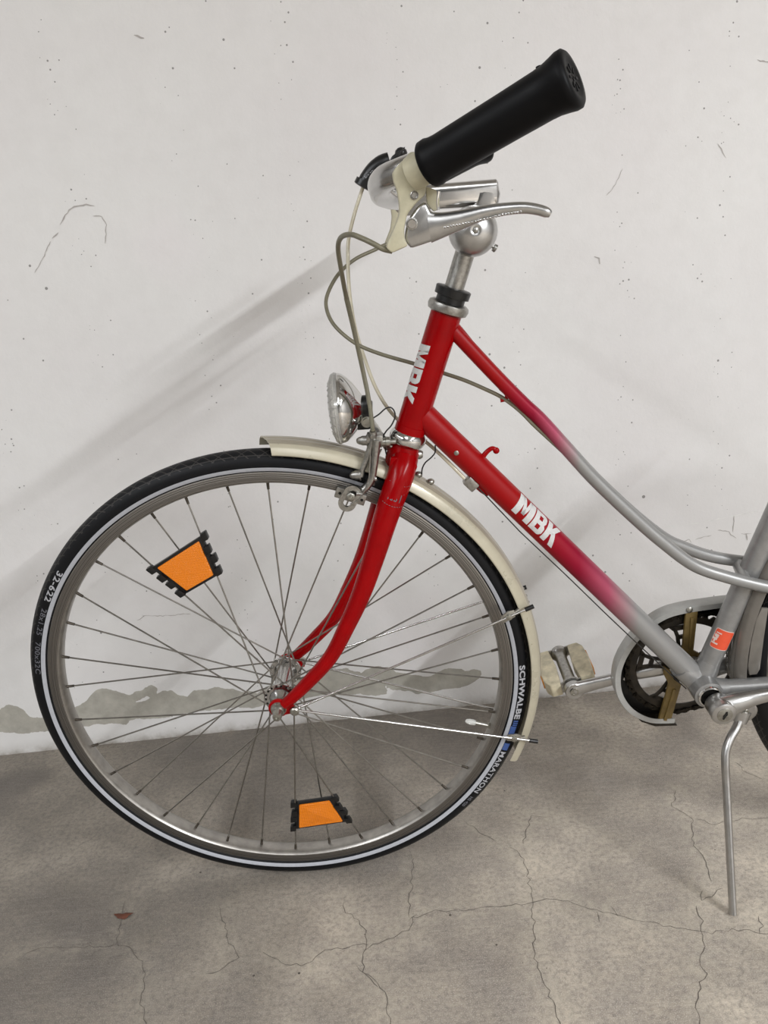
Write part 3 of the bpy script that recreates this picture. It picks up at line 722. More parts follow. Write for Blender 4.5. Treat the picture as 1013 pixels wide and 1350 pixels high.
def rounded(fn, x0, x1, y0, y1, r):
    bm = bmesh.new(); o = []
    for cx, cy, a0 in ((x1 - r, y1 - r, 0), (x0 + r, y1 - r, 90), (x0 + r, y0 + r, 180), (x1 - r, y0 + r, 270)):
        for k in range(5): a = math.radians(a0 + 22.5 * k); o.append((cx + r * math.cos(a), cy + r * math.sin(a)))
    bm.faces.new([bm.verts.new((x, y, 0)) for x, y in o])
    for k in range(1, 9): bmesh.ops.bisect_plane(bm, geom=bm.verts[:] + bm.edges[:] + bm.faces[:], plane_co=(0, y0 + (y1 - y0) * k / 9, 0), plane_no=(0, 1, 0))
    for v in bm.verts: v.co = fn(v.co.x, v.co.y)
    return bm
part('frame_sticker', rounded(ts, sc0 - .0150, sc0 + .0150, -.0155, .0105, .0035), 'sticker_edge', frame)
part('frame_sticker', rounded(ts2, sc0 - .0140, sc0 + .0140, -.0146, .0096, .0028), 'sticker', frame, label='orange-red sticker with a small pale emblem')
ts3 = tube_surface(SA, SBp, 0.0145, (N + V((-0.50, 0, 0.05))).normalized(), 0.0009)
tsg = 1 if ts3(0.1, 0.01).x > ts3(0.1, 0).x else -1
bm = bmesh.new()                                     # the pale emblem: a small irregular rearing figure and two short lines
rnd = random.Random(3)
for (u, v, a, b) in ((0.004, -0.004, .0022, .0035), (0.001, -0.003, .0035, .0018), (-0.003, -0.005, .0030, .0016), (-0.001, -0.006, .0016, .004), (-0.0075, -0.003, .0011, .0055), (0.0085, -0.002, .0009, .0045)):
    grid_on(bm, lambda p, q, u=u, v=v, a=a, b=b: ts3(sc0 + u - a + 2 * a * p, tsg * (.75 * (v - b + 2 * b * q)) - .0030 * tsg), 2, 3)
part('sticker_emblem', bm, 'sticker_edge', frame)
# small brazed-on pieces
bm = bmesh.new(); sweep(bm, [P(630, 613, 0), P(637, 602, 0), P(644, 594, 0), P(650, 591, 0), P(655, 594, 0)], [.0035, .0033, .0030, .0028, .0030], 12, 4); ball(bm, P(654.5, 594, 0), 0.0042, 10)
part('pump_peg', bm, 'red', frame)
bm = bmesh.new(); lathe(bm, P(602, 597, .0152), N, [(0, .0030), (.0012, .0030), (.0018, .0018)], 12); part('bottle_bolt', bm, 'bolt', frame)
bm = bmesh.new(); cs = P(621, 637, 0.006)
box(bm, cs, dax * 0.0085, (V((-dax.z, 0, dax.x))) * 0.0065, N * 0.006, 0.0015); part('cable_stop', bm, 'alu_worn', frame)
bm = bmesh.new(); sweep(bm, [P(626, 633, 0), P(637, 643, 0), P(645, 650, 0)], [.006, .007, .005], 12, 3); part('cable_lug', bm, 'red', frame)
bm = bmesh.new(); sweep(bm, [P(660, 512, 0), P(668, 520, 0), P(667, 526, 0), P(660, 528, 0)], .0024, 10, 3); part('cable_guide', bm, 'red', frame)

# headset, stem
bm = bmesh.new(); lathe(bm, HB, AX, [(-0.009, 0.0185), (-0.007, 0.0210), (-0.004, 0.0222), (0.000, 0.0226), (0.004, 0.0216), (0.007, 0.0192)], 48)
part('headset_cup', bm, 'chrome')
u0 = (ax_at(591, 405) - HB).dot(AX)
bm = bmesh.new(); lathe(bm, HB, AX, [(u0 - 0.007, 0.0185), (u0 - 0.005, 0.0225), (u0 + 0.000, 0.0240), (u0 + 0.004, 0.0230), (u0 + 0.006, 0.0195)], 40); part('headset_cup', bm, 'alu_worn')
bm = bmesh.new(); lathe(bm, HB, AX, [(u0 + 0.005, 0.0165), (u0 + 0.012, 0.0165), (u0 + 0.0125, 0.0200), (u0 + 0.021, 0.0205), (u0 + 0.022, 0.0190), (u0 + 0.0225, 0.012)], 36); part('headset_locknut', bm, 'plastic_black')
s_top = ax_at(643, 262)
bm = bmesh.new(); rod(bm, HB + AX * (u0 + 0.01), s_top, 0.0111, 32); stem = part('stem', bm, 'alu_worn')
# the forged forward arm of the stem
top = ax_at(641, 256); CL = P(536, 262, 0)
bm = bmesh.new()
fwd = (CL - top).normalized()
ra = V((0, 1, 0)); 
def rbox_sweep(bm, pts, hw, hh, seg=24, pw=5.0):
    """sweep of a rounded rectangle: hw across (y), hh in the plane"""
    n = len(pts); rings = []
    for i, p in enumerate(pts):
        tg = (pts[min(i + 1, n - 1)] - pts[max(i - 1, 0)]).normalized(); b = V((0, 1, 0)).cross(tg).normalized()
        r = []
        for j in range(seg):
            a = 2 * PI * j / seg; ca, sa = math.cos(a), math.sin(a)
            q = (abs(ca) ** pw + abs(sa) ** pw) ** (-1 / pw)
            r.append(bm.verts.new(p + V((0, 1, 0)) * (hw[i] * q * ca) + b * (hh[i] * q * sa)))
        rings.append(r)
    for i in range(n - 1):
        for j in range(seg): bm.faces.new((rings[i][j], rings[i][(j + 1) % seg], rings[i + 1][(j + 1) % seg], rings[i + 1][j]))
    bm.faces.new(rings[0][::-1]); bm.faces.new(rings[-1])
rbox_sweep(bm, [ax_at(626, 300) - fwd * .003, ax_at(634, 275) - fwd * .005, top - fwd * .003, top + AX * .005], [.0125, .0130, .0128, .0122], [.0135, .0142, .0142, .0136])
rbox_sweep(bm, [top - fwd * .0145, top - fwd * .0125, top + fwd * 0.045, top + fwd * 0.080, CL - fwd * 0.010], [.0105, .0128, .0118, .0112, .0110], [.0115, .0135, .0128, .0122, .0125])
rod(bm, CL - N * 0.022, CL + N * 0.022, 0.0165, 32)
part('stem_arm', bm, 'alu', stem, angle=50)
# bell on the stem's left side
BC = P(624, 305, .024)
bm = bmesh.new(); bxs = N
R_ = 0.0262
lathe(bm, BC, (N + V((0.0, 0, 0.10))).normalized(), [(-0.004, R_ * 0.97), (0.0, R_), (0.004, R_ * 0.985), (0.009, R_ * 0.93), (0.014, R_ * 0.82), (0.018, R_ * 0.67), (0.021, R_ * 0.48), (0.0228, R_ * 0.28), (0.0232, R_ * 0.14), (0.0220, R_ * 0.10), (0.0222, 0)], 48)
bell = part('bell', bm, 'alu_satin', angle=60)
bm = bmesh.new(); lathe(bm, BC + N * 0.0222 + V((0, 0, .0022)), N, [(0, .0028), (.0008, .0028), (.0016, .0014), (.0016, 0)], 14); part('bell_screw', bm, 'alu_worn', bell)
bm = bmesh.new(); lathe(bm, BC - N * 0.005, N, [(-0.010, 0.010), (-0.004, 0.012), (0.0, R_ * 0.9), (0.002, R_ * 0.93)], 32)
rod(bm, P(645, 322, .016), P(653, 327, .016), .0018, 10); lathe(bm, P(651, 326, .016), P(655, 328.5, .016) - P(651, 326, .016), [(0, .0040), (.0030, .0044), (.0036, .0036)], 14)
part('bell_base', bm, 'alu_worn', bell)

# handlebar
near = [(536, 262, .0), (530, 261, .045), (516, 260, .085), (505, 254, .115), (501, 245, .138), (508, 235, .158), (526, 227, .172), (548, 219, .181), (572, 213, .192), (650, 165, .22)]
npts = [P(*p) for p in near]
fpts = [V((p.x, W0.y + (W0.y - p.y), p.z)) for p in npts]
for i, f in enumerate((0, .05, .2, .4, .6, .75, .85, .93, 1, 1.15)): fpts[i].z -= 0.014 * f
hb_pts = fpts[::-1] + npts[1:]
bm = bmesh.new(); sweep(bm, hb_pts, 0.0112, 28, 6); bar = part('handlebar', bm, 'alu')
def grip(a, b):
    L = (b - a).length; bm = bmesh.new()
    lathe(bm, a, b - a, [(-0.003, 0.0135), (-0.0035, 0.0178), (-0.002, 0.0192), (0.003, 0.0194), (0.007, 0.0182), (0.012, 0.0178), (0.60 * L, 0.0182), (L - 0.020, 0.0186), (L - 0.013, 0.0191), (L - 0.006, 0.0206), (L - 0.001, 0.0219), (L + 0.003, 0.0218), (L + 0.0050, 0.0196), (L + 0.0052, 0.0150), (L + 0.0042, 0.0125), (L + 0.0042, 0.0)], 40)
    d = (b - a).normalized(); _, e1_, e2_ = basis(d)
    for i in range(8):
        a_ = 2 * PI * i / 8; c = b + d * 0.0043 + (e1_ * math.cos(a_) + e2_ * math.sin(a_)) * 0.0075
        box(bm, c, (e1_ * math.cos(a_) + e2_ * math.sin(a_)) * 0.0026, (-e1_ * math.sin(a_) + e2_ * math.cos(a_)) * 0.0010, d * 0.0006, 0.0003)
    lathe(bm, b + d * 0.0042, d, [(-0.002, .0022), (0.0004, .0024), (0.0004, .0012), (-0.001, .0010), (-0.001, 0)], 12)
    o = a + (b - a) * 0.86 + V((-0.2, 0, 0.95)).normalized() * 0.0180
    ball(bm, o, 0.0028, 8, 0, (1.6, 1, 0.6))
    part('handlebar_grip', bm, 'grip', angle=50)
dcam = lambda px, py, D: (lambda d: to_local(CAM_LOC + ray(px, py) * D))(0)
GA, GB = dcam(568, 215, .638), dcam(749, 106.5, .566)
grip(GA, GB)
mir = lambda p, dz=0: V((p.x, 2 * W0.y - p.y, p.z + dz))
grip(mir(GA, -0.014), mir(GB, -0.021))

# brake lever, left
KH = .186
def PL(pts, s=1, k=KH): return [P(px, py, k) for px, py in pts]
bm = bmesh.new()
prism(bm, PL([(517, 228), (524, 218), (532, 211), (541, 200), (549, 200), (556, 232), (563, 246), (561, 257), (549, 268), (537, 283), (533, 304), (534.5, 317), (539, 324), (517, 334), (509, 327), (512, 317), (521, 298), (526, 284), (527, 272), (524, 252), (519, 240)], k=KH + 0.004), -N * 0.020, 0.0022)
lev = part('brake_lever_bracket', bm, 'cream')
bm = bmesh.new(); gd = (GB - GA).normalized()
lathe(bm, GA - gd * 0.012, gd, [(-0.008, .0125), (-0.007, .0140), (0.007, .0140), (0.008, .0125)], 32); part('lever_clamp', bm, 'cream', lev)
bm = bmesh.new()
prism(bm, PL([(562, 246), (575, 250), (580, 262), (579, 276), (572, 279), (563, 268)], k=KH - 0.006), -N * 0.006, 0.001)
part('lever_inner_plate', bm, 'cream', lev)
bm = bmesh.new(); sweep(bm, [P(578, 252, KH - .008), P(576, 266, KH - .008), P(577, 277, KH - .008)], .0022, 10, 4); part('lever_spring', bm, 'chrome', lev)
bm = bmesh.new(); lathe(bm, P(546.5, 257.5, KH + 0.003), N, [(0, .0036), (.0018, .0036), (.0022, .0030), (.0014, .0022), (.0014, 0)], 18); part('lever_screw', bm, 'alu_worn', lev)
bm = bmesh.new()
prism(bm, PL([(536, 300), (541, 286), (552, 271), (562, 265), (568, 279), (582, 283), (612, 277), (650, 271), (652, 282), (607, 302), (570, 318.5), (541, 328), (534, 315)], k=KH + 0.0015), -N * 0.013, 0.0028)
blade = [(566, 300, 20), (585, 296, 16), (610, 289, 12.5), (640, 280, 9.5), (668, 275.5, 8.2), (692, 274.0, 7.6), (710, 276.5, 7.2), (721, 280, 6.8), (726, 282.5, 4.5)]
pts = [P(px, py, KH - 0.003 + 0.010 * max(0, (px - 566)) / 160) for px, py, _ in blade]
sweep(bm, pts, [h * 0.64e-3 for *_, h in blade], 24, 5, up=(0, 0, 1), ratio=[0.5, .6, .72, .85, .9, .95, 1, 1.05, 1.1])
part('brake_lever', bm, 'alu_satin', lev, angle=50)
bm = bmesh.new()
for i in range(26):
    f = i / 25; px = 587 + f * 100; py = 307.5 - 28 * f + 5.5 * (f * f - f) * -1 + (-3.0 if f < .8 else -3.0 + (f - .8) * 12)
    ball(bm, P(px, py - 5 + 5 * f, KH + 0.004 + 0.004 * f), 0.00115, 6)
part('lever_ridges', bm, 'alu', lev)
bm = bmesh.new(); lathe(bm, P(543, 295, KH + 0.001), N, [(0, .0052), (.0018, .0052), (.0020, .0046)], 24, 1); lathe(bm, P(543, 295, KH + 0.001), N, [(0, .0040), (.0030, .0040), (.0036, .0034)], 24, 0); part('lever_pivot', bm, ['chrome', 'alu_worn'], lev)
# brake lever, right: mostly behind the near one
bm = bmesh.new(); mg = lambda q: mir(q, -0.020)
prism(bm, [mg(q) for q in PL([(520, 228), (532, 211), (547, 205), (560, 246), (548, 268), (536, 283), (533, 304), (538, 322), (518, 332), (511, 326), (523, 296), (526, 272)], k=KH + 0.004)], N * 0.020, 0.0022)
lev2 = part('brake_lever_bracket', bm, 'cream')
bm = bmesh.new(); sweep(bm, [mg(q) for q in pts], [h * 0.64e-3 for *_, h in blade], 20, 4, up=(0, 0, 1), ratio=0.8); part('brake_lever', bm, 'alu_satin', lev2)
# gear shifter on the far bend of the bar
KS = -.135
bm = bmesh.new()
sweep(bm, [P(479, 246, KS), P(484, 236, KS), P(493, 224, KS), P(504, 216, KS), P(514, 212, KS)], [.0095, .0095, .0098, .0105, .0100], 20, 3)
lathe(bm, P(480, 243, KS), P(479, 246, KS) - P(484, 236, KS), [(-0.004, .0118), (0.003, .0118), (0.004, .0100), (0.0042, .004)], 20)
box(bm, P(522, 207, KS), (P(532, 199, KS) - P(514, 212, KS)) * 0.5, V((0, .010, 0)), V((0.004, 0, 0.006)), 0.002)
ball(bm, P(529, 202, KS), .0078, 12, 0, (1, 1.1, .9))
shf = part('gear_shifter', bm, 'plastic_black', angle=50)
sA, sB = P(482, 241, KS), P(504, 216.5, KS); tsf = tube_surface(sA, sB, .0099, (N + V((-0.35, 0, 0.5))).normalized(), .0004)
text_on('shifter_lettering', 'EXPLORER', lambda s, t: tsf(0.004 + 0.021 * s, -0.0025 + 0.005 * t), M['print_tyre'], shf, 0.0, 1.0, (2, 2))

# cables
bm = bmesh.new()
ca = [(517, 331, .182), (505, 328, .184), (492, 321, .182), (476, 313.5, .175), (462, 309, .165), (450, 313, .150), (446, 326, .135), (449, 350, .118), (457, 393, .088), (468, 440, .060), (479, 490, .040), (487, 530, .032), (492, 568, .030)]
sweep(bm, [P(*p) for p in ca], .0024, 12, 10)
cabA = part('brake_cable', bm, 'casing', label='olive-grey front brake cable housing')
bm = bmesh.new(); low = crom([tuple(P(*p)) for p in ca[8:]], 60); sweep(bm, low, .00275, 10, ridged=-0.14); part('ribbed_casing', bm, 'casing', cabA)
bm = bmesh.new(); cb = [(524, 319, -.165), (510, 322, -.16), (495, 329, -.155), (468, 342, -.14), (446, 362, -.12), (432, 388, -.10), (431, 408, -.085), (442, 430, -.065), (468, 452, -.048), (500, 466, -.036), (548, 480, -.026), (582, 491, -.020), (612, 501, -.012), (640, 513, -.004), (663, 524.5, .0), (686, 542, .0045), (706, 562, .006), (740, 593.5, .006), (773, 625, .006), (800, 652, .008), (838, 687, .010)]
sweep(bm, [P(*p) for p in cb], .0024, 12, 8)
lathe(bm, P(836, 685, .010), P(843, 691, .012) - P(836, 685, .010), [(0, .0034), (.006, .0034), (.0062, .0012), (.03, .0010)], 12)
part('brake_cable', bm, 'casing', label='olive-grey rear brake cable housing under the top tube')
bm = bmesh.new(); cc = [(481, 241, KS), (475, 258, KS), (467, 284, -.13), (460, 315, -.12), (459, 345, -.11), (461, 385, -.095), (468, 430, -.075), (480, 470, -.058), (496, 512, -.042), (517, 545, -.030), (545, 570, -.024), (566, 586, -.014), (590, 608, .0), (613, 631, .006)]
sweep(bm, [P(*p) for p in cc], .0023, 12, 8); part('gear_cable', bm, 'clear_casing', label='cream gear cable housing')
bm = bmesh.new(); sweep(bm, [P(629, 641, .006), P(686, 701, .006), P(747, 758.5, .006), P(799, 809, .006), P(838, 846, .005), P(905, 908, .004)], .0008, 8); part('gear_wire', bm, 'wire')

# headlight
HC = P(449, 538, 0); hx = V((-1, 0, -0.02)).normalized()
RL = 0.0415
bm = bmesh.new()
lathe(bm, HC, hx, [(0.0, RL), (0.0035, RL + .0012), (0.006, RL), (0.008, RL * .97), (0.0105, RL * .80), (0.0125, RL * .55), (0.0138, RL * .28), (0.0142, 0)], 56)
hl = part('headlight', bm, 'lens')
bm = bmesh.new()
lathe(bm, HC, -hx, [(-0.004, RL * .90), (-0.001, RL * .985), (0.001, RL), (0.005, RL * .97), (0.011, RL * .86), (0.017, RL * .70), (0.022, RL * .52), (0.026, RL * .36), (0.028, RL * .27), (0.029, 0)], 56)
part('headlight_bowl', bm, 'chrome', hl)
bm = bmesh.new()
for q in range(24):
    a = 2 * PI * q / 24; _, ea, eb = basis(hx); d = ea * math.cos(a) + eb * math.sin(a)
    rod(bm, HC + hx * .0055 + d * RL * 1.0, HC + hx * .0115 + d * RL * .72, .0009, 6)
part('lens_ribs', bm, 'lens', hl)
bm = bmesh.new(); c = P(480, 545, 0)
box(bm, P(481, 542, 0), V((.0095, 0, 0)), V((0, .0095, 0)), V((.001, 0, .0105)), .002); box(bm, P(480, 555, 0), V((.0085, 0, 0)), V((0, .0080, 0)), V((.001, 0, .0090)), .002)
lathe(bm, HC - hx * 0.026, -hx, [(0, .0125), (.006, .0125), (.007, .010)], 24)
part('headlight_mount', bm, 'plastic_black', hl)
bm = bmesh.new(); lathe(bm, P(484, 556, .008), N, [(0, .0068), (.002, .0068)], 24); lathe(bm, P(484, 556, .010), N, [(0, .0052), (.0035, .0050)], 6); part('headlight_bolt', bm, 'bolt', hl)
bm = bmesh.new(); A_, B_ = P(486, 552, .004), P(513, 592, .0)
dd = (B_ - A_); nn = V((-dd.z, 0, dd.x)).normalized(); prism(bm, [A_ - nn * .005, A_ + nn * .005, B_ + nn * .005, B_ - nn * .005], -N * .0025, .0004)
part('headlight_bracket', bm, 'alu_satin', hl)
bm = bmesh.new(); sweep(bm, [P(p[0], p[1], .004) for p in ((491, 552), (500, 546), (508, 539), (515, 537), (520, 542), (521, 550), (516, 561), (509, 569), (505, 578), (508, 592), (510, 600))], .0009, 8, 5)
part('light_wire', bm, 'wire')
bm = bmesh.new(); sweep(bm, [P(p[0], p[1], .002) for p in ((574, 587), (574, 596), (569, 603), (561, 610), (557, 618), (556, 628))], .0009, 8, 5); part('light_wire', bm, 'wire')

# front brake caliper
def pk(pts, k): return [P(a, b, k) for a, b in pts]
bm = bmesh.new(); sweep(bm, pk([(492, 578), (488, 592), (483, 606), (478, 618), (476, 627)], .026), [.0062, .0060, .0056, .0056, .0060], 16, 4, ratio=.7)
sweep(bm, pk([(497, 580), (495, 600), (493, 618), (490, 632), (483, 642), (473, 650)], .030), [.0066, .0062, .0060, .0062, .0064, .0070], 16, 4, ratio=.75)
box(bm, P(494, 577, .022), V((.0095, 0, -.001)), V((0, .008, 0)), V((.001, 0, .0050)), .0015)
cal = part('brake_caliper', bm, 'alu_worn')
bm = bmesh.new(); sweep(bm, [mir(q) for q in pk([(494, 578), (491, 600), (488, 622), (482, 640), (476, 650)], .028)], [.0066, .0062, .006, .0062, .0068], 16, 4, ratio=.75); part('caliper_arm', bm, 'alu_worn', cal)
def acorn(c, d, r=.0058):
    lathe(bm, c, d, [(0, r * 1.25), (.0015, r * 1.25), (.0016, r), (.0065, r), (.008, r * .85), (.0105, r * .75), (.0130, r * .45), (.0138, 0)], 14)
bm = bmesh.new(); acorn(P(485, 580.5, .022), V((-1, 0, 0.03))); part('acorn_nut', bm, 'alu_worn', cal)
bm = bmesh.new(); acorn(P(476, 626, .028), V((-1, 0, 0.03))); part('acorn_nut', bm, 'alu_worn', cal)
bm = bmesh.new(); lathe(bm, P(500, 583, .014), V((1, 0, -0.05)), [(0, .0062), (.003, .0068), (.0032, .0055), (.008, .0055), (.0082, .0066), (.013, .0064), (.0132, .0035), (.02, .0035)], 14)
rod(bm, P(502, 584, .010), P(552, 600, -.004), .0032, 10); lathe(bm, P(548, 599, -.004), V((1, 0, -.1)), [(0, .0062), (.006, .0060), (.009, .0040)], 12)
part('caliper_bolt', bm, 'bolt', cal)
bm = bmesh.new(); rod(bm, P(492, 568, .030), P(493, 578, .028), .0042, 14); rod(bm, P(491, 572, .030), P(492, 576, .029), .0052, 6); part('cable_adjuster', bm, 'alu_worn', cal)
bm = bmesh.new(); rod(bm, P(486, 632, .032), P(497, 631, .032), .0026, 10); part('caliper_pin', bm, 'alu', cal)
# slotted shoe plate: an oval ring
bm = bmesh.new(); Ao, Bo = P(465, 650, .036), P(458, 662, .036); od = (Bo - Ao).normalized(); on = V((-od.z, 0, od.x)); n_ = 14
for (ro, ri) in ((.0108, .0048),):
    out_, in_ = [], []
    for j in range(2 * n_):
        a = PI * j / (n_) ; cc_ = Bo if (j < n_) else Ao
        d = on * math.cos(a) + od * math.sin(a)
        out_.append(cc_ + d * ro); in_.append(cc_ + d * ri)
    V4 = [[bm.verts.new(p + N * z) for p in ps] for z in (0, .004) for ps in (out_, in_)]
    m2 = len(out_)
    for j in range(m2):
        k2 = (j + 1) % m2
        bm.faces.new((V4[0][j], V4[0][k2], V4[1][k2], V4[1][j])); bm.faces.new((V4[2][j], V4[3][j], V4[3][k2], V4[2][k2]))
        bm.faces.new((V4[0][j], V4[2][j], V4[2][k2], V4[0][k2])); bm.faces.new((V4[1][j], V4[1][k2], V4[3][k2], V4[3][j]))
sweep(bm, [P(476, 649, .034), P(468, 648, .036)], [.0065, .0080], 14, ratio=.5)
part('shoe_plate', bm, 'alu_worn', cal, smooth=False)
bm = bmesh.new(); lathe(bm, P(463, 652, .036), N, [(-.006, .0040), (.004, .0040), (.0042, .0056), (.0085, .0054), (.0095, .0040), (.0095, .0018), (.012, .0018)], 6); part('shoe_nut', bm, 'bolt', cal)
for s in (1, -1):
    bm = bmesh.new(); pa, pb = P(443, 647, .019), P(482, 659, .019)
    if s < 0: pa, pb = mir(pa), mir(pb)
    dd = (pb - pa); nn = V((-dd.z, 0, dd.x)).normalized()
    box(bm, (pa + pb) / 2, dd * .5, nn * .0070, N * .0040, .0008); sh = part('brake_shoe', bm, 'alu_worn', cal)
    bm = bmesh.new(); box(bm, (pa + pb) / 2 - N * s * .0042, dd * .46, nn * .0050, N * .0026, .0008)
    part('brake_pad', bm, 'plastic_black', cal)
    bm = bmesh.new()
    if s > 0:
        for f in (.14, .88):
            bm = bmesh.new(); lathe(bm, pa.lerp(pb, f) + N * .0040, N, [(0, .0019), (.0003, .0019)], 10); part('shoe_hole', bm, 'dark', cal)
bm = bmesh.new(); sweep(bm, pk([(489, 583), (488, 610), (486, 632), (478, 652), (468, 662), (462, 664)], .040), .0007, 8, 6); sweep(bm, pk([(503, 592), (498, 604), (496, 620), (493, 640)], .022), .0011, 8, 5); part('caliper_wire', bm, 'alu_worn', cal)

# front mudguard
def mudguard(name, c, a0, a1, m, w=.0225, rl=.3420, h=.0145, cut=0.0, seg=90, crest=None):
    bm = bmesh.new(); n = 18; F = []
    for i in range(seg + 1):
        row = []
        for j in range(n + 1):
            k = w * (1 - 2 * j / n); u = k / w
            r = rl + h * (1 - abs(u) ** 3.2) ** 0.62
            if j in (5, 9, 13): r -= .0012
            a = a0 + (a1 - a0) * i / seg + (cut * (1 - i / 6) * (-(u) * 0.5) if i < 6 else 0)
            row.append((r, a, k))
        F.append(row)
    for off, fl in ((0, False), (-.0013, True)):
        g = [[bm.verts.new(wpt(c, r + off, a, k * (1 - (.03 if fl else 0)))) for r, a, k in row] for row in F]
        for i in range(seg):
            for j in range(n): bm.faces.new((g[i][j], g[i + 1][j], g[i + 1][j + 1], g[i][j + 1])).material_index = 1 if (not fl and 3 <= j < n - 3) else 0
        if not fl: g0 = g
    for i in range(seg):
        for j in (0, n): bm.faces.new((g0[i][j], g0[i + 1][j], g[i + 1][j], g[i][j]))
    for j in range(n):
        for i in (0, seg): bm.faces.new((g0[i][j], g0[i][j + 1], g[i][j + 1], g[i][j]))
    return part(name, bm, [m, crest or m], angle=35)
mg_ = mudguard('mudguard', W0, math.radians(86.0), math.radians(-25.0), 'guard', cut=math.radians(3.5), crest='guard_crest_shaded')
for s in (1, -1):
    for (a, b, tip) in (((388, 936, .056), (672, 815, .030), (703, 799.5, .026)), ((388, 936, .056), (672, 974, .030), (708, 977.5, .026))):
        A_, B_, T_ = P(*a), P(*b), P(*tip)
        if s < 0: A_, B_, T_ = mir(A_), mir(B_), mir(T_)
        bm = bmesh.new(); rod(bm, A_, T_, .0016, 10); part('mudguard_stay', bm, 'alu', mg_)
        bm = bmesh.new(); d = (T_ - A_).normalized(); rod(bm, T_ - d * .011, T_ + d * .001, .0030, 12); part('stay_cap', bm, 'plastic_black', mg_)
        bm = bmesh.new(); c = T_ - d * .034; nn = V((-d.z, 0, d.x)).normalized()
        prism(bm, [c - d * .011 - nn * .0035, c - d * .008 - nn * .006, c + d * .008 - nn * .004, c + d * .010 + nn * .006, c + d * .002 + nn * .008, c - d * .010 + nn * .004], -N * s * .0022, .0006)
        lathe(bm, c + N * s * .0005, N * s, [(0, .0042), (.0025, .0042), (.0030, .0030)], 6); rod(bm, c + d * .004 - N * s * .002, c + d * .016 + nn * .002 - N * s * .004, .0024, 8)
        part('stay_clip', bm, 'bolt', mg_)
for s in (1, -1):
    bm = bmesh.new(); e = P(389, 936, .0555); e = e if s > 0 else mir(e)
    lathe(bm, e, N * s, [(-.004, .0035), (0, .0035), (.0002, .0062), (.0045, .0062), (.0060, .0046), (.0062, 0)], 16); part('eyelet_bolt', bm, 'bolt', mg_)
for px, py in ((553, 624), (565, 639)):
    bm = bmesh.new(); c = P(px, py, 0); c = W0 + (c - W0).normalized() * .3585; ball(bm, c, .0052, 12, 0, (1, 1, .8)); part('mudguard_bolt', bm, 'bolt', mg_)
for (px, py) in ((692, 775), (697, 784), (701, 792)):
    bm = bmesh.new(); c = P(px, py, -.008); c = W0 + (c - W0).normalized() * .3548; ball(bm, c, .0030, 8); part('mudguard_bolt', bm, 'bolt', mg_)

# chainring, chain, guard, cranks
KR = -.043
RC = V((BB.x, W0.y - KR, BB.z)); rc = P(899, 876, KR); RC = V((rc.x, W0.y - KR, rc.z)).lerp(RC, 0.35)
bm = bmesh.new(); nt = 42; prof = []
RT = .0815
for j in range(nt * 4):
    a = 2 * PI * j / (nt * 4); r = RT + (.0030 if j % 4 in (1, 2) else -.0025); prof.append((r, a))
vs = [[bm.verts.new(wpt(RC, r, a, k)) for r, a in prof] for k in (.0012, -.0012)]
vi = [[bm.verts.new(wpt(RC, .0690, a, k)) for r, a in prof] for k in (.0012, -.0012)]
m_ = len(prof)
for j in range(m_):
    k = (j + 1) % m_
    bm.faces.new((vs[0][j], vs[0][k], vi[0][k], vi[0][j])); bm.faces.new((vs[1][j], vi[1][j], vi[1][k], vs[1][k])); bm.faces.new((vs[0][j], vs[1][j], vs[1][k], vs[0][k])); bm.faces.new((vi[0][j], vi[0][k], vi[1][k], vi[1][j]))
cring = part('chainring', bm, 'brown_dark', smooth=False)
for i in range(5):
    a = math.radians(97 + 72 * i); bm = bmesh.new()
    u = V((math.cos(a), 0, math.sin(a))); v = V((-u.z, 0, u.x)); c = RC
    for s in (1, -1):
        prism(bm, [c + u * .012 + v * s * .0080, c + u * .012 + v * s * .0025, c + u * .052 + v * s * .0042, c + u * .068 + v * s * .0090, c + u * .068 + v * s * .0190, c + u * .060 + v * s * .0120, c + u * .050 + v * s * .0095], N * .003, .0006)
    prism(bm, [c + u * .046 + v * .006, c + u * .046 - v * .006, c + u * .052 - v * .0065, c + u * .052 + v * .0065], N * .003)
    prism(bm, [c + u * .061 + v * .012, c + u * .061 - v * .012, c + u * .068 - v * .015, c + u * .068 + v * .015], N * .003)
    prism(bm, [c + u * .010 + v * .010, c + u * .010 - v * .010, c + u * .034 - v * .005, c + u * .034 + v * .005], N * .003)
    part('chainring_arm', bm, 'brown_dark', cring)
bm = bmesh.new(); lathe(bm, RC - N * .008, N, [(0, .020), (.006, .020), (.012, .016), (.020, .012)], 28); part('chainring_boss', bm, 'alu_worn', cring)
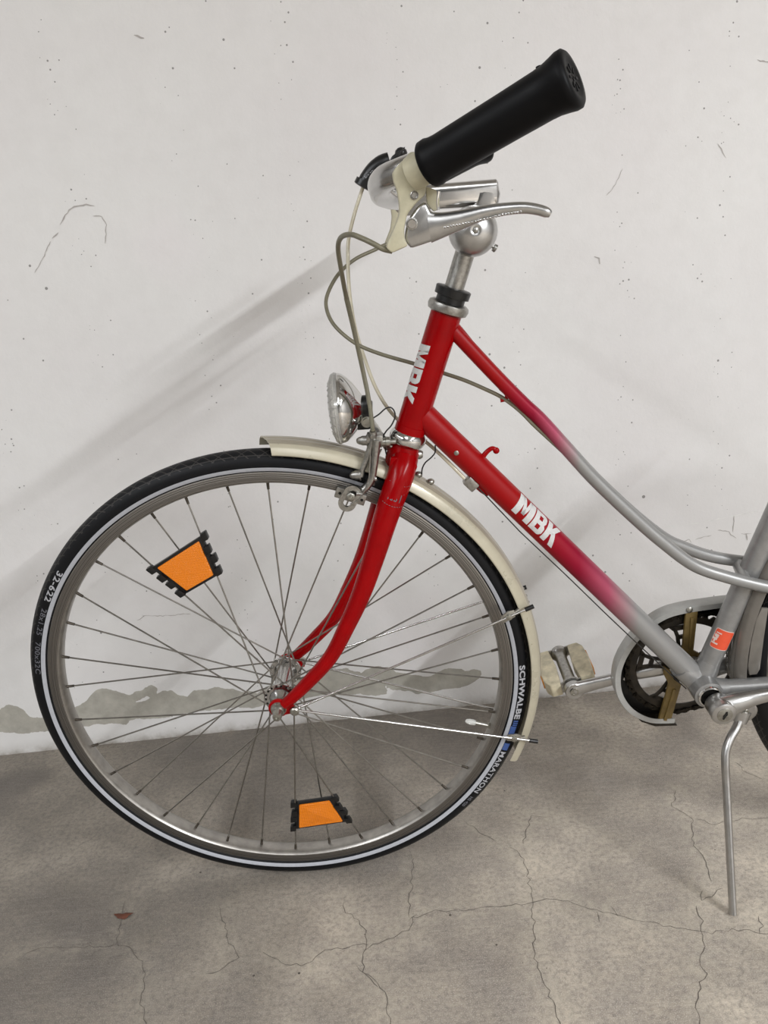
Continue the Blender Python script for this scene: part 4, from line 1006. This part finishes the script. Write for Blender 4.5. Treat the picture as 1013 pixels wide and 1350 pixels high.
# chain: links round the front of the ring and the two runs towards the back wheel
ch_pts = []
R2 = .0825; pitch = .0127
a = math.radians(97)
back_t = V((RAX.x, RC.y, RAX.z + .035)); back_b = V((RAX.x, RC.y, RAX.z - .035))
path = [back_t]
for j in range(41): 
    an = math.radians(95 + (268 - 95) * j / 40); path.append(wpt(RC, R2, an, 0))
path.append(back_b)
lens = [0]
for p, q in zip(path, path[1:]): lens.append(lens[-1] + (q - p).length)
def along(s):
    for i in range(len(path) - 1):
        if s <= lens[i + 1]: return path[i].lerp(path[i + 1], (s - lens[i]) / (lens[i + 1] - lens[i]))
    return path[-1]
def link_mesh(wide):
    bm = bmesh.new()
    for k in ((.0035, -.0035) if wide else (.0020, -.0020)):
        prism(bm, [V((-.0095, k, 0)), V((-.0078, k, .0036)), V((-.004, k, .0036)), V((0, k, .0024)), V((.004, k, .0036)), V((.0078, k, .0036)), V((.0095, k, 0)), V((.0078, k, -.0036)), V((.004, k, -.0036)), V((0, k, -.0024)), V((-.004, k, -.0036)), V((-.0078, k, -.0036))], V((0, .0010, 0)))
    for x in (-.00635, .00635): rod(bm, V((x, -.004, 0)), V((x, .0045, 0)), .0018, 8)
    return bm
chain = None; LM = None
M['chain'] = mat('oily_chain', (46, 42, 36), 0.35, 0.9, 0, 0.3, 200)
nl = int(lens[-1] / pitch)
protos = []
for i in range(nl):
    p, q = along(i * pitch), along((i + 1) * pitch)
    if p.x > RC.x + .20 and i > 3: 
        if q.x > RC.x + .20 and i % 1 == 0 and p.x > RC.x + .30: continue
    ang = math.atan2(q.z - p.z, q.x - p.x); c = (p + q) / 2
    if len(protos) < 2:
        o = part('chain' if not protos else 'chain_link', link_mesh(i % 2 == 0), 'chain', bike if not protos else chain, smooth=False)
        if not protos: chain = o
        protos.append(o.data)
    else:
        o = bpy.data.objects.new('chain_link', protos[i % 2]); COL.objects.link(o); o.parent = chain
    mtx = Matrix.Translation(c) @ Matrix.Rotation(-ang, 4, 'Y')
    if o is chain: o.matrix_local = mtx; inv = mtx.inverted()
    else: o.matrix_local = inv @ mtx
# hoop chain guard
gp = [(1110, 782), (1005, 792), (960, 797), (930, 801), (905, 805), (880, 812), (857, 826), (835, 848), (820.5, 872), (815, 893), (817, 914), (827, 932), (842, 944), (862, 951), (890, 951)]
gk = -.032
gpts = [V(p) for p in crom([tuple(P(a, b, gk)) for a, b in gp], 6)]
bm = bmesh.new(); n = len(gpts); secs = []
hw = .0044
for i, p in enumerate(gpts):
    tg = (gpts[min(i + 1, n - 1)] - gpts[max(i - 1, 0)]).normalized(); o_ = V((-tg.z, 0, tg.x)); 
    if o_.dot(p - RC) < 0: o_ = -o_
    f = i / (n - 1)
    e = [p - o_ * hw, p + o_ * (hw - .001), p + o_ * hw - N * .002, p + o_ * hw - N * .018, p + o_ * (hw - .001) - N * .020, p - o_ * .020 - N * .020,
         p - o_ * .020 - N * .0188, p + o_ * (hw - .0022) - N * .0186, p + o_ * (hw - .0022) - N * .0012, p - o_ * hw - N * .0012]
    secs.append([bm.verts.new(q) for q in e])
for i in range(n - 1):
    for j in range(10):
        k = (j + 1) % 10; f = bm.faces.new((secs[i][j], secs[i + 1][j], secs[i + 1][k], secs[i][k])); f.material_index = 1 if j in (6, 7, 8) else 0  # black inner faces and wide far flange: grime plus painted-in shade
bm.faces.new(secs[0]); bm.faces.new(secs[-1][::-1])
cg = part('chain_guard', bm, ['guard_grey', 'dark'], angle=30)
bm = bmesh.new(); lathe(bm, P(909.5, 804, gk + .0005), N, [(0, .0045), (.001, .0045), (.0022, .0028)], 16); part('guard_screw', bm, 'bolt', cg)
bm = bmesh.new(); prism(bm, [P(905, 806, -.033), P(921, 804, -.033), P(915, 858, -.033), P(923, 862, -.033), P(920, 872, -.033), P(899, 868, -.033)], -N * .005, .0008)
prism(bm, [P(911, 814, -.0325), P(915, 814, -.0325), P(911.5, 854, -.0325), P(908, 854, -.0325)], N * .0018, .0004); part('guard_bracket', bm, 'olive', cg)
bm = bmesh.new(); prism(bm, [P(876, 879, -.033), P(884, 884, -.033), P(890, 897, -.033), P(899, 903, -.033), P(884, 954, -.033), P(867.5, 954, -.033), P(879, 915, -.033), P(882, 902, -.033), P(876, 890, -.033)], -N * .005, .0008)
prism(bm, [P(888, 908, -.0325), P(892, 909, -.0325), P(879, 950, -.0325), P(875, 949, -.0325)], N * .0018, .0004); part('guard_bracket', bm, 'olive', cg)
bm = bmesh.new(); prism(bm, [P(a_, b_, -.035) for a_, b_ in ((832, 937), (848, 946), (868, 950), (884, 946), (888, 950), (894, 957), (864, 958), (846, 952))], -N * .016, .001); part('guard_tail_shade', bm, 'brown_dark', cg)  # dark piece added to stand in for the guard's shaded underside
# cranks
PE = P(758, 913, -.056); cdir = V((PE.x - RC.x, 0, PE.z - RC.z)); clen = cdir.length; cdir.normalize()
def crank(c0, d, L, s):
    bm = bmesh.new(); up = V((0, 1, 0)); q = d.cross(up).normalized()
    pts = [c0, c0 + d * .020, c0 + d * .045, c0 + d * (L * .5) + N * s * .005, c0 + d * (L - .025) + N * s * .010, c0 + d * L + N * s * .011]
    rr_ = [.0165, .0150, .0108, .0092, .0105, .0130]
    sweep(bm, pts, rr_, 24, 5, up=q, ratio=[.75, .75, .80, .78, .62, .55])
    lathe(bm, c0 - N * s * .013, N * s, [(0, .0150), (.002, .0165), (.024, .0168), (.0265, .0160), (.028, .0135)], 32)
    lathe(bm, c0 + d * L + N * s * .0055, N * s, [(0, .0125), (.001, .0135), (.010, .0135), (.0115, .0120)], 28)
    return bm
cR = V((RC.x, W0.y + .052, RC.z))
cr = part('crank', crank(cR, cdir, clen, -1), 'alu_satin')
bm = bmesh.new(); pe = cR + cdir * clen; lathe(bm, pe - N * .0045, N, [(0, .0065), (.0006, .0065), (.0006, .0040), (-.003, .0038), (-.003, 0)], 20); part('pedal_bolt', bm, 'bolt', cr)
LC = P(955, 941, .066)
cl = part('crank', crank(LC - N * .012, -cdir, .170, 1), 'alu_satin')
bm = bmesh.new(); cc_ = LC + N * .0025
lathe(bm, cc_, N, [(-.002, .0104), (.0010, .0104), (.0016, .0094), (.0016, 0)], 32); part('crank_cap', bm, 'bolt', cl)
bm = bmesh.new(); d = V((.35, 0, .94)).normalized(); e = V((-d.z, 0, d.x)); c = cc_ + N * .0014
prism(bm, [c + d * .0068 - e * .0004, c + d * .0060 + e * .0018, c + d * .002 + e * .0016, c - d * .001 + e * .0026, c - d * .0062 + e * .0012, c - d * .0066 - e * .0012, c - d * .001 - e * .0018, c + d * .002 - e * .0028], N * .0006)
part('cap_slot', bm, 'dark', cl)
bm = bmesh.new(); ccup = V((BB.x, 0, BB.z)); ccup.y = W0.y - .033
lathe(bm, ccup, N, [(-.002, .0165), (.001, .0165), (.0040, .0155), (.0050, .0138), (.0040, .0115), (.000, .0100)], 40, closed=False); part('bearing_cup', bm, 'chrome', frame)
bm = bmesh.new(); rod(bm, V((BB.x, W0.y + .05, BB.z)), LC, .0080, 20); rod(bm, ccup + N * .001, ccup + N * .003, .0130, 28); part('crank_axle', bm, 'dark', cl)
# right pedal
def pedal(c, s):
    bm = bmesh.new(); d = N * s
    lathe(bm, c, d, [(0.004, .0060), (.010, .0060), (.012, .0135), (.016, .0135), (.017, .0100), (.030, .0092), (.085, .0092), (.090, .0095), (.094, .0130), (.102, .0130), (.104, .0080)], 24)
    pd = part('pedal', bm, 'alu_worn')
    for e in (1, -1):
        u = V((math.cos(PT), 0, math.sin(PT))) * e; w = V((-math.sin(PT), 0, math.cos(PT))); b0 = c + u * .0265
        o = [b0 - u * .011 + d * .010, b0 + u * .005 + d * .010, b0 + u * .0115 + d * .022, b0 + u * .0135 + d * .055, b0 + u * .0115 + d * .088, b0 + u * .005 + d * .100, b0 - u * .011 + d * .100, b0 - u * .014 + d * .055]
        bm = bmesh.new(); prism(bm, [q - w * .0115 for q in o], w * .023, .0025); part('pedal_block', bm, 'pedal', pd)
        bm = bmesh.new(); box(bm, b0 + u * .0115 + d * .055, u * .0025, d * .024, w * .0075, .001); part('pedal_reflector', bm, 'amber', pd)
    for dd_ in (.013, .100):
        bm = bmesh.new(); box(bm, c + d * dd_, V((math.cos(PT), 0, math.sin(PT))) * .030, d * .0015, V((-math.sin(PT), 0, math.cos(PT))) * .009, .001); part('pedal_plate', bm, 'alu_worn', pd)
    return pd
PT = math.radians(14)
pedal(pe - N * .010, -1)
lp = LC - N * .012 + (-cdir) * .170 + N * .020
pedal(lp, 1)

# kickstand
bm = bmesh.new()
ks = [(978, 936, .026), (976, 947, .032), (971.5, 959, .038), (963, 974, .046), (957.5, 990, .054), (956.8, 1008, .062), (957.8, 1030, .070), (960.5, 1068, .088), (963, 1107, .106), (965.2, 1160, .128), (966.8, 1203, .1462)]
kp = [P(*p) for p in ks]
foot = G(966.8, 1206.5)
kp[-1] = to_local(foot) + V((0, 0, 0.002))
kp[-2] = kp[-1].lerp(kp[6], .25); kp[-3] = kp[-1].lerp(kp[6], .52); kp[-4] = kp[-1].lerp(kp[6], .78)
sweep(bm, kp, [.0062, .0066, .0066, .0064, .0062, .0062, .0060, .0060, .0058, .0058, .0058], 16, 5, ratio=.85)
kst = part('kickstand', bm, 'alu_satin')
bm = bmesh.new(); c = P(981, 934, .022)
lathe(bm, c - N * .012, N, [(0, .014), (.001, .0155), (.020, .0155), (.022, .013)], 24); box(bm, c + V((-.003, 0, .010)), V((.013, 0, .002)), V((0, .012, 0)), V((-.002, 0, .012)), .003)
rod(bm, P(976, 946, .030) + V((-.001, 0, -.006)), P(979, 936, .026), .0105, 20, r2=.0125)
part('kickstand_mount', bm, 'alu_satin', kst)
bm = bmesh.new(); lathe(bm, P(982, 938, .034), N, [(0, .0058), (.002, .0058), (.003, .0045), (.0022, .003), (.0022, 0)], 20); part('mount_bolt', bm, 'bolt', kst)

# rear wheel, only its front edge is in the picture
rear = rim_mesh('wheel', RAX)
rear.data.materials[0] = M['rim_in']
tyre_mesh('tyre', RAX, rear)
bm = bmesh.new(); lathe(bm, RAX, N, [(-.062, .006), (-.05, .010), (-.036, .020), (-.034, .034), (-.031, .034), (-.029, .022), (.029, .022), (.031, .034), (.034, .034), (.036, .020), (.05, .010), (.062, .006)], 32); part('hub', bm, 'alu', rear)
ra0, ra1 = math.radians(100), math.radians(187)
rm = mudguard('mudguard', RAX, ra1, ra0, 'guard_rear', w=.024, rl=.350, h=.013)
bm = bmesh.new(); q = P(990, 850, .0)
prism(bm, [P(972, 800, -.02), P(984, 792, -.02), P(990, 830, -.02), P(988, 872, -.02), P(978, 872, -.02)], N * .004, .001)
prism(bm, [P(a_, b_, .020) for a_, b_ in ((1003, 800), (1012, 800), (1006, 840), (1001, 880), (997, 887), (987, 888), (985, 876), (989, 845), (996, 815))], N * .004, .001)
part('mudguard_bracket', bm, 'guard_rear', rm)

# dead leaf on the floor
lf = G(163, 1208.5); bm = bmesh.new()
rim_ = [V((.013 * math.cos(a) * (1 + .25 * math.sin(3 * a)), .0055 * math.sin(a) * (1 + .2 * math.cos(5 * a)), .0012 + .0016 * math.cos(2 * a))) for a in [2 * PI * i / 14 for i in range(14)]]
cv = bm.verts.new(V((0, 0, .0032))); rv = [bm.verts.new(p) for p in rim_]
for i in range(14): bm.faces.new((cv, rv[i], rv[(i + 1) % 14]))
r_ = bmesh.ops.extrude_face_region(bm, geom=bm.faces[:]); bmesh.ops.translate(bm, verts=[v for v in r_['geom'] if isinstance(v, bmesh.types.BMVert)], vec=(0, 0, -.0006))
M['leaf'] = mat('brown_leaf', (92, 50, 32), 0.7, 0, 0, 0.2, 200)
lo = finish('dead_leaf', bm, M['leaf']); lo.location = (lf.x, lf.y, 0.0016)
lo['label'] = 'tiny brown dead leaf fragment on the concrete floor left of the wheel'; lo['category'] = 'leaf'
